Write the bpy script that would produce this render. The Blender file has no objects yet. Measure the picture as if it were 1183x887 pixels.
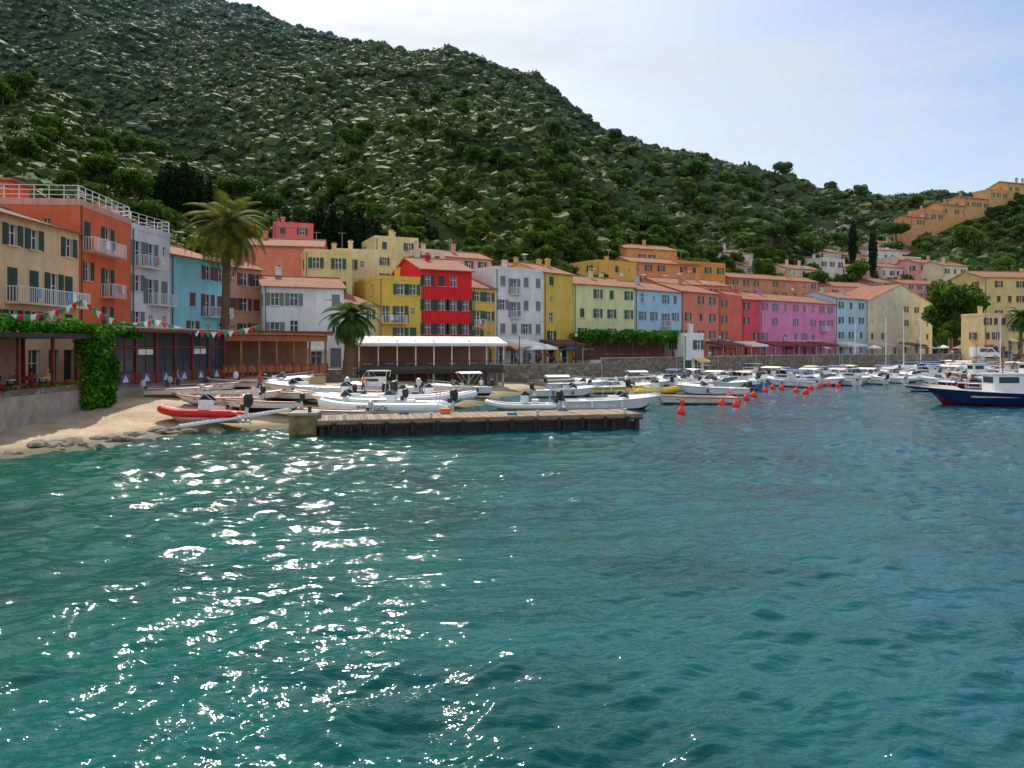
import bpy, math, random
import numpy as np
from mathutils import Vector, Matrix, noise
R=random.Random(7)
F=860.0
def W(px,d): return ((px-591.5)/F*d, d)
def Zy(py,d): return 5-(py-400)/F*d
def S(r,g,b):
    f=lambda c:(c/255/12.92) if c/255<=0.04045 else ((c/255+0.055)/1.055)**2.4
    return (f(r),f(g),f(b))
sc=bpy.context.scene
# ---------------------------------------------------------------- materials
_m={}
def nodes(name):
    m=bpy.data.materials.new(name); m.use_nodes=True
    nt=m.node_tree; b=nt.nodes['Principled BSDF']; return m,nt,b
def N(nt,t,**k):
    n=nt.nodes.new(t)
    for a,v in k.items(): setattr(n,a,v)
    return n
def mixc(nt,fac,a,b,mode='MIX'):
    n=nt.nodes.new('ShaderNodeMix'); n.data_type='RGBA'; n.blend_type=mode
    for s,v in ((0,fac),(6,a),(7,b)):
        if isinstance(v,(int,float)): n.inputs[s].default_value=v
        elif isinstance(v,tuple): n.inputs[s].default_value=(*v[:3],1)
        else: nt.links.new(v,n.inputs[s])
    return n.outputs[2]
def noi(nt,vec,scale,detail=4,rough=.6):
    n=nt.nodes.new('ShaderNodeTexNoise'); n.inputs['Scale'].default_value=scale
    n.inputs['Detail'].default_value=detail; n.inputs['Roughness'].default_value=rough
    if vec is not None: nt.links.new(vec,n.inputs['Vector'])
    return n.outputs['Fac']
def ramp(nt,fac,a,b,lo=0,hi=1):
    n=nt.nodes.new('ShaderNodeMapRange'); n.inputs[1].default_value=a; n.inputs[2].default_value=b
    n.inputs[3].default_value=lo; n.inputs[4].default_value=hi
    nt.links.new(fac,n.inputs[0]); return n.outputs[0]
def mapping(nt,vec,s):
    n=nt.nodes.new('ShaderNodeMapping'); n.inputs['Scale'].default_value=s
    nt.links.new(vec,n.inputs['Vector']); return n.outputs[0]
def bump(nt,b,h,st,dist=.05):
    n=nt.nodes.new('ShaderNodeBump'); n.inputs['Strength'].default_value=st; n.inputs['Distance'].default_value=dist
    nt.links.new(h,n.inputs['Height']); nt.links.new(n.outputs[0],b.inputs['Normal'])
def sc3(c,k): return tuple(min(1,x*k) for x in c)
def haze_tint(nt,c,hi=.6,t=(.17,.25,.27)):
    # aerial haze painted into the base colour, paler and bluer with distance
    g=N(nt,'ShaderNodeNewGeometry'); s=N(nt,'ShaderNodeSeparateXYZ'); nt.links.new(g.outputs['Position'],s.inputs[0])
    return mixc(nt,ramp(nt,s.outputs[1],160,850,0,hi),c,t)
def M(name,col,rough=.7,var=.18,scale=2.5,bmp=.15,metal=0,tr=0):
    key=(name,col)
    if key in _m: return _m[key]
    m,nt,b=nodes(name)
    tc=N(nt,'ShaderNodeTexCoord').outputs['Object']
    f=ramp(nt,noi(nt,tc,scale),.3,.7)
    nt.links.new(mixc(nt,f,sc3(col,1-var),sc3(col,1+var)),b.inputs['Base Color'])
    b.inputs['Roughness'].default_value=rough; b.inputs['Metallic'].default_value=metal
    if bmp: bump(nt,b,noi(nt,tc,scale*8),bmp,.03)
    _m[key]=m; return m
def wallmat(col):
    key=('plaster',col)
    if key in _m: return _m[key]
    m,nt,b=nodes('painted_plaster')
    tc=N(nt,'ShaderNodeTexCoord').outputs['Object']
    f=ramp(nt,noi(nt,tc,.35,5,.65),.3,.72)
    c=mixc(nt,f,sc3(col,.76),sc3(col,1.08))
    st=ramp(nt,noi(nt,mapping(nt,tc,(2.2,2.2,.22)),1,4,.7),.5,.76)
    g=tuple(x*.5+.05 for x in col)
    k=nt.nodes.new('ShaderNodeMath'); k.operation='MULTIPLY'; k.inputs[1].default_value=.7; nt.links.new(st,k.inputs[0])
    c=mixc(nt,k.outputs[0],c,g)
    p=ramp(nt,noi(nt,tc,.8,6,.7),.6,.68,0,.4); c=mixc(nt,p,c,tuple(min(.85,x*.85+.14) for x in col))
    nt.links.new(c,b.inputs['Base Color']); b.inputs['Roughness'].default_value=.9
    bump(nt,b,noi(nt,tc,9,5),.25,.03); _m[key]=m; return m
def tilemat(axis,tone=0):
    key=('tile',axis,tone)
    if key in _m: return _m[key]
    m,nt,b=nodes('terracotta_tiles')
    tc=N(nt,'ShaderNodeTexCoord').outputs['Object']
    w=N(nt,'ShaderNodeTexWave',wave_type='BANDS',bands_direction=axis); w.inputs['Scale'].default_value=1.3
    w.inputs['Distortion'].default_value=.3; w.inputs['Detail Scale'].default_value=3
    nt.links.new(tc,w.inputs['Vector'])
    v=N(nt,'ShaderNodeTexVoronoi'); v.inputs['Scale'].default_value=3.2; nt.links.new(tc,v.inputs['Vector'])
    sep=N(nt,'ShaderNodeSeparateColor'); nt.links.new(v.outputs['Color'],sep.inputs[0])
    base=[S(196,122,88),S(178,116,86),S(150,118,94)][tone]
    c=mixc(nt,sep.outputs[0],sc3(base,.55),sc3(base,1.2))
    c=mixc(nt,ramp(nt,noi(nt,tc,.6,5),.42,.7),c,S(146,130,106))
    c=mixc(nt,ramp(nt,w.outputs['Fac'],.0,.45),sc3(base,.28),c)
    nt.links.new(c,b.inputs['Base Color']); b.inputs['Roughness'].default_value=.9
    bump(nt,b,w.outputs['Fac'],.9,.08); _m[key]=m; return m
def shutmat(col):
    key=('shut',col)
    if key in _m: return _m[key]
    m,nt,b=nodes('louvred_shutter_paint')
    tc=N(nt,'ShaderNodeTexCoord').outputs['Object']
    w=N(nt,'ShaderNodeTexWave',wave_type='BANDS',bands_direction='Z'); w.inputs['Scale'].default_value=4
    nt.links.new(tc,w.inputs['Vector'])
    nt.links.new(mixc(nt,w.outputs['Fac'],sc3(col,.55),sc3(col,1.1)),b.inputs['Base Color'])
    b.inputs['Roughness'].default_value=.55; _m[key]=m; return m
def stonemat(col,scale=1.6):
    key=('stone',col,scale)
    if key in _m: return _m[key]
    m,nt,b=nodes('rubble_stone')
    tc=N(nt,'ShaderNodeTexCoord').outputs['Object']
    v=N(nt,'ShaderNodeTexVoronoi'); v.inputs['Scale'].default_value=scale; nt.links.new(mapping(nt,tc,(1,1,1.7)),v.inputs['Vector'])
    v2=N(nt,'ShaderNodeTexVoronoi',feature='DISTANCE_TO_EDGE'); v2.inputs['Scale'].default_value=scale; nt.links.new(mapping(nt,tc,(1,1,1.7)),v2.inputs['Vector'])
    sep=N(nt,'ShaderNodeSeparateColor'); nt.links.new(v.outputs['Color'],sep.inputs[0])
    c=mixc(nt,sep.outputs[0],sc3(col,.6),sc3(col,1.3))
    c=mixc(nt,ramp(nt,v2.outputs['Distance'],0,.08),sc3(col,.4),c)
    nt.links.new(c,b.inputs['Base Color']); b.inputs['Roughness'].default_value=.9
    bump(nt,b,v2.outputs['Distance'],.6,.1); _m[key]=m; return m
def leafmat(name,dark,light,trans=.25,far=False):
    key=(name,dark)
    if key in _m: return _m[key]
    m,nt,b=nodes(name)
    g=N(nt,'ShaderNodeNewGeometry'); oi=N(nt,'ShaderNodeObjectInfo')
    tc=N(nt,'ShaderNodeTexCoord').outputs['Object']
    c=mixc(nt,g.outputs['Random Per Island'],dark,light)
    c=mixc(nt,ramp(nt,noi(nt,tc,.7,2),.35,.65),sc3(dark,.8),c)
    c2=mixc(nt,oi.outputs['Random'],(.7,.78,.7),(1.3,1.16,.92))
    c=mixc(nt,1.0,c,c2,'MULTIPLY')
    if far: c=haze_tint(nt,c)
    nt.links.new(c,b.inputs['Base Color']); b.inputs['Roughness'].default_value=.7
    b.inputs['Specular IOR Level'].default_value=.08
    if trans>0:
        t=N(nt,'ShaderNodeBsdfTranslucent'); nt.links.new(c,t.inputs['Color'])
        mx=N(nt,'ShaderNodeMixShader'); mx.inputs[0].default_value=trans
        nt.links.new(b.outputs[0],mx.inputs[1]); nt.links.new(t.outputs[0],mx.inputs[2])
        nt.links.new(mx.outputs[0],nt.nodes['Material Output'].inputs[0])
    _m[key]=m; return m
GLASS,nt,b=nodes('window_glass'); b.inputs['Base Color'].default_value=(.03,.045,.06,1); b.inputs['Roughness'].default_value=.08
WHITE=M('white_paint',(.8,.8,.8),.5,.06); GEL=M('white_gelcoat',(.82,.82,.81),.25,.06,1.5,.02)
METAL=M('painted_metal',(.55,.56,.58),.4,.1); DARK=M('dark_timber',(.045,.032,.026),.7,.3)  # DARK is timber with its own dark brown colour
WOOD=M('varnished_wood',S(160,92,50),.5,.35,4); OLDWOOD=M('weathered_planks',S(138,116,94),.85,.35,3)
REDWOOD=M('dark_red_frame',S(118,48,38),.5,.2); BLACK=M('black_rubber',(.02,.02,.022),.5,.2)
CONC=M('concrete',S(160,152,140),.9,.25,1.2); CANVAS=M('white_canvas',(.75,.74,.7),.8,.06)
BARK=M('bark',S(105,84,64),.9,.35,5,.6)
# ---------------------------------------------------------------- mesh builder
class MB:
    def __init__(s): s.v=[];s.f=[];s.m=[];s.mats=[]
    def mi(s,mat):
        if mat not in s.mats: s.mats.append(mat)
        return s.mats.index(mat)
    def face(s,pts,mat):
        n=len(s.v); s.v.extend([tuple(p) for p in pts]); s.f.append(tuple(range(n,n+len(pts)))); s.m.append(s.mi(mat))
    def box(s,cx,cy,cz,sx,sy,sz,mat,rz=0,rx=0,ry=0):
        hx,hy,hz=sx/2,sy/2,sz/2
        P=[Vector((i*hx,j*hy,k*hz)) for k in(-1,1) for i,j in((-1,-1),(1,-1),(1,1),(-1,1))]
        if rz or rx or ry:
            m=Matrix.Rotation(rz,3,'Z')@Matrix.Rotation(ry,3,'Y')@Matrix.Rotation(rx,3,'X'); P=[m@p for p in P]
        n=len(s.v); s.v.extend([(p.x+cx,p.y+cy,p.z+cz) for p in P])
        for q in((0,3,2,1),(4,5,6,7),(0,1,5,4),(1,2,6,5),(2,3,7,6),(3,0,4,7)):
            s.f.append(tuple(n+i for i in q)); s.m.append(s.mi(mat))
    def tube(s,pts,rad,mat,n=6,cap=True,sq=1):
        pts=[Vector(p) for p in pts]
        if not isinstance(rad,(list,tuple)): rad=[rad]*len(pts)
        rings=[]; up0=None
        for i,p in enumerate(pts):
            t=(pts[min(i+1,len(pts)-1)]-pts[max(i-1,0)])
            t=t.normalized() if t.length>1e-6 else Vector((0,0,1))
            up=Vector((0,0,1)) if abs(t.z)<.9 else Vector((1,0,0))
            if up0 is not None and (up-up0).length>.1 and abs(t.dot(up0))<.98: up=up0
            up0=up
            a=t.cross(up).normalized(); c=a.cross(t)
            k=len(s.v)
            for j in range(n):
                an=2*math.pi*(j+.5)/n; q=p+(a*math.cos(an)+c*math.sin(an)*sq)*rad[i]; s.v.append(tuple(q))
            rings.append(k)
        mi=s.mi(mat)
        for a,b_ in zip(rings,rings[1:]):
            for j in range(n):
                s.f.append((a+j,a+(j+1)%n,b_+(j+1)%n,b_+j)); s.m.append(mi)
        if cap:
            s.f.append(tuple(rings[0]+j for j in range(n))[::-1]); s.m.append(mi)
            s.f.append(tuple(rings[-1]+j for j in range(n))); s.m.append(mi)
    def mesh(s,name,smooth=False):
        me=bpy.data.meshes.new(name); me.from_pydata(s.v,[],s.f)
        for m in s.mats: me.materials.append(m)
        me.polygons.foreach_set('material_index',s.m)
        if smooth: me.polygons.foreach_set('use_smooth',[True]*len(s.f))
        me.update(); return me
    def obj(s,name,loc=(0,0,0),rz=0,parent=None,smooth=False):
        if not s.f: return None
        return place(s.mesh(name,smooth),name,loc,rz,parent)
def place(me,name,loc=(0,0,0),rz=0,parent=None,scale=None):
    o=bpy.data.objects.new(name,me); sc.collection.objects.link(o)
    o.location=loc; o.rotation_euler=(0,0,rz)
    if scale: o.scale=scale if isinstance(scale,tuple) else (scale,)*3
    if parent: o.parent=parent
    return o
def empty(name,loc=(0,0,0),rz=0):
    o=place(None,name,loc,rz); o.empty_display_size=.5; return o
# ---------------------------------------------------------------- terrain function
def ip(x,tab): return np.interp(x,[a for a,_ in tab],[b for _,b in tab])
ROW=[(-90,40),(92,55),(152,64),(197,70),(262,78),(300,86),(397,90),(437,96),(545,102),(585,106),(628,110.5),(662,115),(733,123),(787,131),(830,139),(857,145),(878,149),(965,165),(1000,172),(1077,187),(1200,195)]
def drow(px): return float(ip(px,ROW))
D0=[(-900,30),(-300,44),(0,64),(200,86),(300,100),(437,111),(545,116),(628,126),(733,138),(830,153),(965,180),(1077,202),(1183,205),(1500,215),(2000,240)]
D0M=[(-900,250),(0,250),(200,230),(300,180),(437,112),(545,116),(628,126),(733,138),(830,153),(965,180),(1077,202),(1183,205),(1500,215),(2000,240)]
YR=[(-900,-150),(-300,-120),(0,-75),(100,-42),(205,2),(250,16),(300,30),(350,48),(400,62),(450,76),(480,80),(520,78),(560,88),(600,102),(640,124),(680,152),(720,173),(760,190),(800,201),(850,220),(900,238),(950,249),(985,254),(1050,254),(1200,260),(2000,270)]
DR=[(-900,900),(205,900),(480,800),(600,720),(760,560),(900,430),(985,370),(1200,370),(2000,400)]
NL=[(-900,60),(-300,72),(0,104),(60,119),(130,156),(200,184),(260,212),(330,252),(400,320),(460,400),(2000,400)]
RH=[(-900,405),(930,405),(990,320),(1040,275),(1070,262),(1183,226),(1300,205),(2000,170)]
def height(px,Y):
    px=np.asarray(px,float); Y=np.asarray(Y,float)
    d0=ip(px,D0M); dr=ip(px,DR); zr=5+(400-ip(px,YR))/F*dr
    t=(Y-d0)/(dr-d0); tc=np.clip(t,0,1)
    z=2.5+(zr-2.5)*tc**.86-np.clip(t-1,0,3)*zr*.35
    dn=ip(px,D0); zc=5+(400-ip(px,NL))/F*230
    t=(Y-dn)/(230-dn); z2=2.5+(zc-2.5)*np.clip(t,0,1)**.9-np.clip(t-1,0,9)*zc*1.2
    zc=5+(400-ip(px,RH))/F*290
    t=(Y-dn)/(290-dn); z3=2.5+(zc-2.5)*np.clip(t,0,1)**.9-np.clip(t-1,0,9)*zc*1.0
    return np.maximum(np.maximum(z,z2),z3)
def hfull(px,Y):
    z=float(height(px,Y)); X=(px-591.5)/F*Y
    d0=float(ip(px,D0)); a=max(0,min(1,(Y-d0)/120)); 
    if a>0:
        n=noise.fractal(Vector((X*.006,Y*.006,3)),1,2,5); r=1-abs(noise.noise(Vector((X*.012+5,Y*.009,1))))*2
        z+=a*(n*16+r*14)*min(1,Y/350)
        z+=a*noise.fractal(Vector((X*.04,Y*.04,9)),1,2,3)*1.3
    return z
def hill(px,Y): return hfull(px,Y)
def build_terrain():
    cols=np.linspace(-800,1900,420); nr=230
    v=[];f=[]
    for j in range(nr):
        s=j/(nr-1)
        for c in cols:
            d0=float(ip(c,D0))-6
            Y=d0*((1500/d0)**s)
            v.append(((c-591.5)/F*Y,Y,hfull(c,Y)))
    n=len(cols)
    for j in range(nr-1):
        for i in range(n-1):
            a=j*n+i; f.append((a,a+1,a+n+1,a+n))
    me=bpy.data.meshes.new('hillside'); me.from_pydata(v,[],f)
    me.polygons.foreach_set('use_smooth',[True]*len(f))
    m,nt,b=nodes('maquis_hillside')
    tc=N(nt,'ShaderNodeTexCoord').outputs['Object']
    f1=ramp(nt,noi(nt,tc,.012,6,.6),.35,.65); f2=ramp(nt,noi(nt,tc,.12,6,.7),.4,.6)
    f3=ramp(nt,noi(nt,mapping(nt,tc,(1,.5,.5)),.018,9,.7),.6,.66,0,.8)
    c=mixc(nt,f1,S(44,60,30),S(68,72,42)); c=mixc(nt,f2,c,S(36,54,27)); c=haze_tint(nt,c,.55,(.085,.135,.14))
    c=mixc(nt,f3,c,S(112,106,96))
    nt.links.new(c,b.inputs['Base Color']); b.inputs['Roughness'].default_value=1
    b.inputs['Specular IOR Level'].default_value=0
    bump(nt,b,noi(nt,tc,.3,8,.7),.5,1.0)
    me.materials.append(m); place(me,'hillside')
build_terrain()
# ---------------------------------------------------------------- vegetation sources
def rdir(r=None):
    r=r or R
    z=r.uniform(-1,1); a=r.uniform(0,2*math.pi); q=math.sqrt(1-z*z); return Vector((q*math.cos(a),q*math.sin(a),z))
def leaves(mb,lobes,n,size,mat,up=.0):
    wt=[l[1][0]*l[1][1]*l[1][2] for l in lobes]
    for _ in range(n):
        c,r=R.choices(lobes,wt)[0]; d=rdir(); k=.55+.5*R.random()**.6
        p=Vector((c[0]+d.x*r[0]*k,c[1]+d.y*r[1]*k,c[2]+d.z*r[2]*k))
        a=rdir(); a.z*=(1-up); a.normalize(); b_=a.cross(rdir()).normalized(); s=size*R.uniform(.6,1.4)
        mb.face([p-a*s-b_*s*.5,p+a*s*.2-b_*s*.6,p+a*s,p-a*s*.1+b_*s*.6],mat)
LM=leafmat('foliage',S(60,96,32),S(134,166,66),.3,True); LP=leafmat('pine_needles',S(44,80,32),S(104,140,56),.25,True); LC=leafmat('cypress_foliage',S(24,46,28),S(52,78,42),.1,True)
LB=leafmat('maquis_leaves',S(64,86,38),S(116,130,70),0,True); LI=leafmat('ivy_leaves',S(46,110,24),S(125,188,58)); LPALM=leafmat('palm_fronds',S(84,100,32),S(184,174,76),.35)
LPG=leafmat('palm_fronds_green',S(38,76,32),S(98,140,62),.3)
def broad(seed,h=7,r=3.2,n=2600,mat=LM,size=.27):
    global R; R=random.Random(seed); mb=MB()
    mb.tube([(0,0,-1),(.1,0,h*.25),(.2,.1,h*.5),(.1,.1,h*.8)],[.3,.24,.18,.06],BARK,7)
    lobes=[]
    for i in range(9):
        a=i*2.4; q=r*R.uniform(.35,.7); c=(math.cos(a)*q,math.sin(a)*q,h*R.uniform(.45,.88)); rr=r*R.uniform(.38,.58)
        lobes.append((c,(rr,rr,rr*.75))); mb.tube([(.1,0,h*.35),(c[0]*.5,c[1]*.5,c[2]*.85),c],[.13,.09,.03],BARK,5,False)
    leaves(mb,lobes,n,size,mat); return mb.mesh('broadleaf_tree')
def pine(seed,h=9,r=4.5,n=4200):
    global R; R=random.Random(seed); mb=MB()
    mb.tube([(0,0,-1),(.2,0,h*.3),(.1,.2,h*.6),(.3,.2,h*.78)],[.34,.28,.22,.12],BARK,7)
    lobes=[]
    for i in range(15):
        a=i*2.4; q=r*math.sqrt((i+.5)/15)*.8; c=(math.cos(a)*q,math.sin(a)*q,h*(.84+R.uniform(-.06,.07)-.14*(q/r)**2)); rr=r*R.uniform(.27,.4)
        lobes.append((c,(rr,rr,rr*.7))); mb.tube([(.1,.1,h*.55),(c[0]*.5,c[1]*.5,h*.72),c],[.12,.08,.03],BARK,5,False)
    leaves(mb,lobes,n,.24,LP); return mb.mesh('umbrella_pine')
def cypress(seed,h=10,r=1.0,n=1900):
    global R; R=random.Random(seed); mb=MB()
    mb.tube([(0,0,-1),(0,0,h*.5),(0,0,h*.95)],[.18,.12,.03],BARK,6)
    lobes=[]
    for i in range(12):
        s=i/11; rr=r*(math.sin(math.pi*(.12+.8*s))**.7)*R.uniform(.85,1.1)+.1
        lobes.append(((R.uniform(-.12,.12),R.uniform(-.12,.12),h*(.08+.9*s)),(rr,rr,h*.075)))
    leaves(mb,lobes,n,.24,LC,-.5); return mb.mesh('cypress_tree')
import bmesh
def bushmesh(seed,mat=LB,n=46):
    global R; R=random.Random(seed); mb=MB()
    bm=bmesh.new(); bmesh.ops.create_icosphere(bm,subdivisions=2,radius=.9)
    o=Vector((seed*3.3,0,0))
    for v in bm.verts:
        v.co*=1+.55*noise.noise(v.co*1.6+o)+.22*noise.noise(v.co*4+o); v.co.z=v.co.z*.62+.2
    for f_ in bm.faces: mb.face([tuple(v.co) for v in f_.verts],mat)
    bm.free()
    lobes=[((R.uniform(-.4,.4),R.uniform(-.4,.4),R.uniform(.2,.5)),(.62,.62,.45)) for _ in range(4)]
    leaves(mb,lobes,n,.16,mat); return mb.mesh('shrub')
def rockmesh(seed):
    bm=bmesh.new(); bmesh.ops.create_icosphere(bm,subdivisions=2,radius=1)
    o=Vector((seed*7,0,0))
    for v in bm.verts:
        v.co*=1+.45*noise.noise(v.co*1.1+o)+.12*noise.noise(v.co*3+o); v.co.z*=.7
    me=bpy.data.meshes.new('boulder'); bm.to_mesh(me); bm.free()
    me.materials.append(M('granite',S(134,126,114),.95,.3,1.5,.5)); return me
broads=[broad(i) for i in(1,2,3)]; pines=[pine(i) for i in(11,12)]; cyps=[cypress(i) for i in(21,22,23)]
bushes=[bushmesh(i) for i in range(31,36)]; rocks=[rockmesh(i) for i in range(4)]
R=random.Random(5)
def scatter(name,meshes,pts,scales):
    col=bpy.data.collections.new(name+'_sources')
    for me in meshes:
        o=bpy.data.objects.new(me.name+'_source',me); col.objects.link(o)
    me=bpy.data.meshes.new(name); me.from_pydata(pts,[],[])
    at=me.attributes.new('scl','FLOAT','POINT'); at.data.foreach_set('value',scales)
    o=place(me,name); g=bpy.data.node_groups.new(name,'GeometryNodeTree')
    g.interface.new_socket('Geometry',in_out='INPUT',socket_type='NodeSocketGeometry')
    g.interface.new_socket('Geometry',in_out='OUTPUT',socket_type='NodeSocketGeometry')
    gi=g.nodes.new('NodeGroupInput'); go=g.nodes.new('NodeGroupOutput')
    ci=g.nodes.new('GeometryNodeCollectionInfo'); ci.inputs[0].default_value=col
    ci.inputs['Separate Children'].default_value=True; ci.inputs['Reset Children'].default_value=True
    it=g.nodes.new('GeometryNodeInstanceOnPoints'); it.inputs['Pick Instance'].default_value=True
    rv=g.nodes.new('FunctionNodeRandomValue'); rv.data_type='FLOAT_VECTOR'
    rv.inputs[0].default_value=(-.1,-.1,0); rv.inputs[1].default_value=(.1,.1,6.28)
    na=g.nodes.new('GeometryNodeInputNamedAttribute'); na.data_type='FLOAT'; na.inputs[0].default_value='scl'
    L=g.links.new
    L(gi.outputs[0],it.inputs['Points']); L(ci.outputs[0],it.inputs['Instance']); L(rv.outputs[0],it.inputs['Rotation'])
    L(na.outputs[0],it.inputs['Scale']); L(it.outputs[0],go.inputs[0])
    md=o.modifiers.new('scatter','NODES'); md.node_group=g; return o
pts=[];ss=[]
def scat(n,x0,x1,y0,y1,smin,smax,thr=-.12):
    k=0
    while k<n:
        px=R.uniform(x0,x1); Y=R.uniform(y0,y1)
        if Y<float(ip(px,D0))+12: k+=1; continue
        k+=1; X=(px-591.5)/F*Y
        q=noise.noise(Vector((X*.03,Y*.03,0)))+.5*noise.noise(Vector((X*.1,Y*.1,4)))
        if q<thr-R.random()*.35: continue
        pts.append((X,Y,hfull(px,Y)-.3)); ss.append(R.choice([.6,.8,1,1,1.5])*R.uniform(smin,smax)*(1.35 if q>.25 else 1))
scat(50000,-250,1150,230,930,1.3,3.1,-.25)
scat(11000,-250,480,70,270,.8,2.0,-.25)
scat(8000,430,1400,110,330,.8,2.2,-.3)
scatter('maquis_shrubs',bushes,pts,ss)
pts=[];ss=[]
scat(450,-200,1100,230,900,.8,2.6,-.9)
scatter('hillside_boulders',rocks,[(a,b_,c-.1) for a,b_,c in pts],ss)
pts=[];ss=[]
scat(240,-150,420,110,230,.35,.75); scat(480,600,1500,190,360,.4,.85,-.3); scat(400,450,1000,130,330,.3,.6,-.1)
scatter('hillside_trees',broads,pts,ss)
pts=[];ss=[]
for px0,px1,y0,y1,n in((610,850,150,215,170),(850,1120,185,270,330),(1080,1230,180,285,260),(270,620,116,160,80)):
    for _ in range(n):
        px=R.uniform(px0,px1); Y=R.uniform(y0,y1)
        if Y<float(ip(px,D0))+3: continue
        pts.append(((px-591.5)/F*Y,Y,hfull(px,Y)-.5)); ss.append(R.uniform(.4,.8))
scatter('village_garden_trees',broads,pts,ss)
# named trees
for px,d,yt in [(178,150,206),(186,150,200),(195,152,190),(204,150,196),(213,150,186),(222,150,196),(231,152,200),(240,150,208),(360,132,246),(368,134,238),(376,132,248),(384,134,240),(392,132,250),(400,134,240),(408,134,250),(418,135,242),(428,135,252),(437,138,254),(492,150,256),(330,130,242),(345,130,250),(352,128,254),(985,230,256),(455,140,258),(503,150,264),(1008,225,268)]:
    x,y=W(px,d); zt=Zy(yt,d); h=R.uniform(11,14); 
    place(R.choice(cyps),'cypress_tree',(x,y,zt-h*1.0),R.uniform(0,6),None,(1.2,1.2,h/10))
for px,d,yt,w in [(272,160,203,1.1),(305,150,222,.9),(747,215,247,1.45),(905,240,254,1.3),(945,270,232,1.15),(1035,260,256,1.1),(168,130,232,.9),(735,230,252,1),(958,262,236,.9),(890,232,258,1)]:
    x,y=W(px,d); zt=Zy(yt,d); s=w; place(R.choice(pines),'umbrella_pine',(x,y,zt-9*s),R.uniform(0,6),None,(s,s,s))
for px,d,yt,s in [(1104,166,330,1.9),(1124,168,350,1.1),(1086,170,352,1.2),(1112,164,364,1.1),(1120,210,318,1.2),(1160,200,300,1),(1085,215,330,.9),(1098,162,372,.8),(690,150,318,.7),(1030,195,330,.8),(255,120,262,.8),(465,130,300,.8),(880,190,300,.9),(990,215,305,1)]:
    x,y=W(px,d); zt=Zy(yt,d); place(R.choice(broads),'broadleaf_tree',(x,y,zt-6.6*s),R.uniform(0,6),None,(s,s,s))
def palm(name,px,d,zc,zb,r,nf,mat,seed,tr=.3):
    rr=random.Random(seed); mb=MB(); h=zc-zb
    pts=[(.35*math.sin(i/14*1.5),.0,h*i/14) for i in range(15)]
    mb.tube(pts,[tr*(1.25-.35*i/14)*(1+.1*(i%2)) for i in range(14)]+[tr*1.5],BARK,10)
    top=Vector(pts[-1])
    for k in range(nf):
        az=k*2.39996+rr.uniform(-.1,.1); el=math.radians(80-115*(k/nf)+rr.uniform(-8,8)); L=r*rr.uniform(.9,1.15)
        p=top.copy(); e=el; rach=[p.copy()]; ns=16
        for i in range(ns):
            dirv=Vector((math.cos(az)*math.cos(e),math.sin(az)*math.cos(e),math.sin(e))); p=p+dirv*(L/ns); e-=math.radians(5.2+rr.uniform(0,1.5)); rach.append(p.copy())
            side=Vector((-math.sin(az),math.cos(az),0))
            if i>1:
                ll=r*.2*math.sin(math.pi*min(1,(i+1)/ns)*.85+.25)
                for sgn in(-1,1):
                    for q in(0,.33,.66):
                        b0=p-dirv*(L/ns*q); tip=b0+side*sgn*ll*rr.uniform(.8,1.1)+dirv*ll*.55+Vector((0,0,-ll*.35))
                        mb.face([b0-dirv*.04,b0+dirv*.05,tip],mat)
        mb.tube(rach,[.045*(1-.8*i/ns) for i in range(ns+1)],mat,3,False)
    x,y=W(px,d); return mb.obj(name,(x,y,zb))
palm('palm_tree',258,72,Zy(262,72),2.4,4.7,62,LPALM,3,.36)
palm('palm_tree',401,74,Zy(366,74),2.2,3.2,55,LPG,4,.42)
palm('palm_tree',1178,150,Zy(366,150),2.5,3.6,45,LPG,6,.3)
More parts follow.
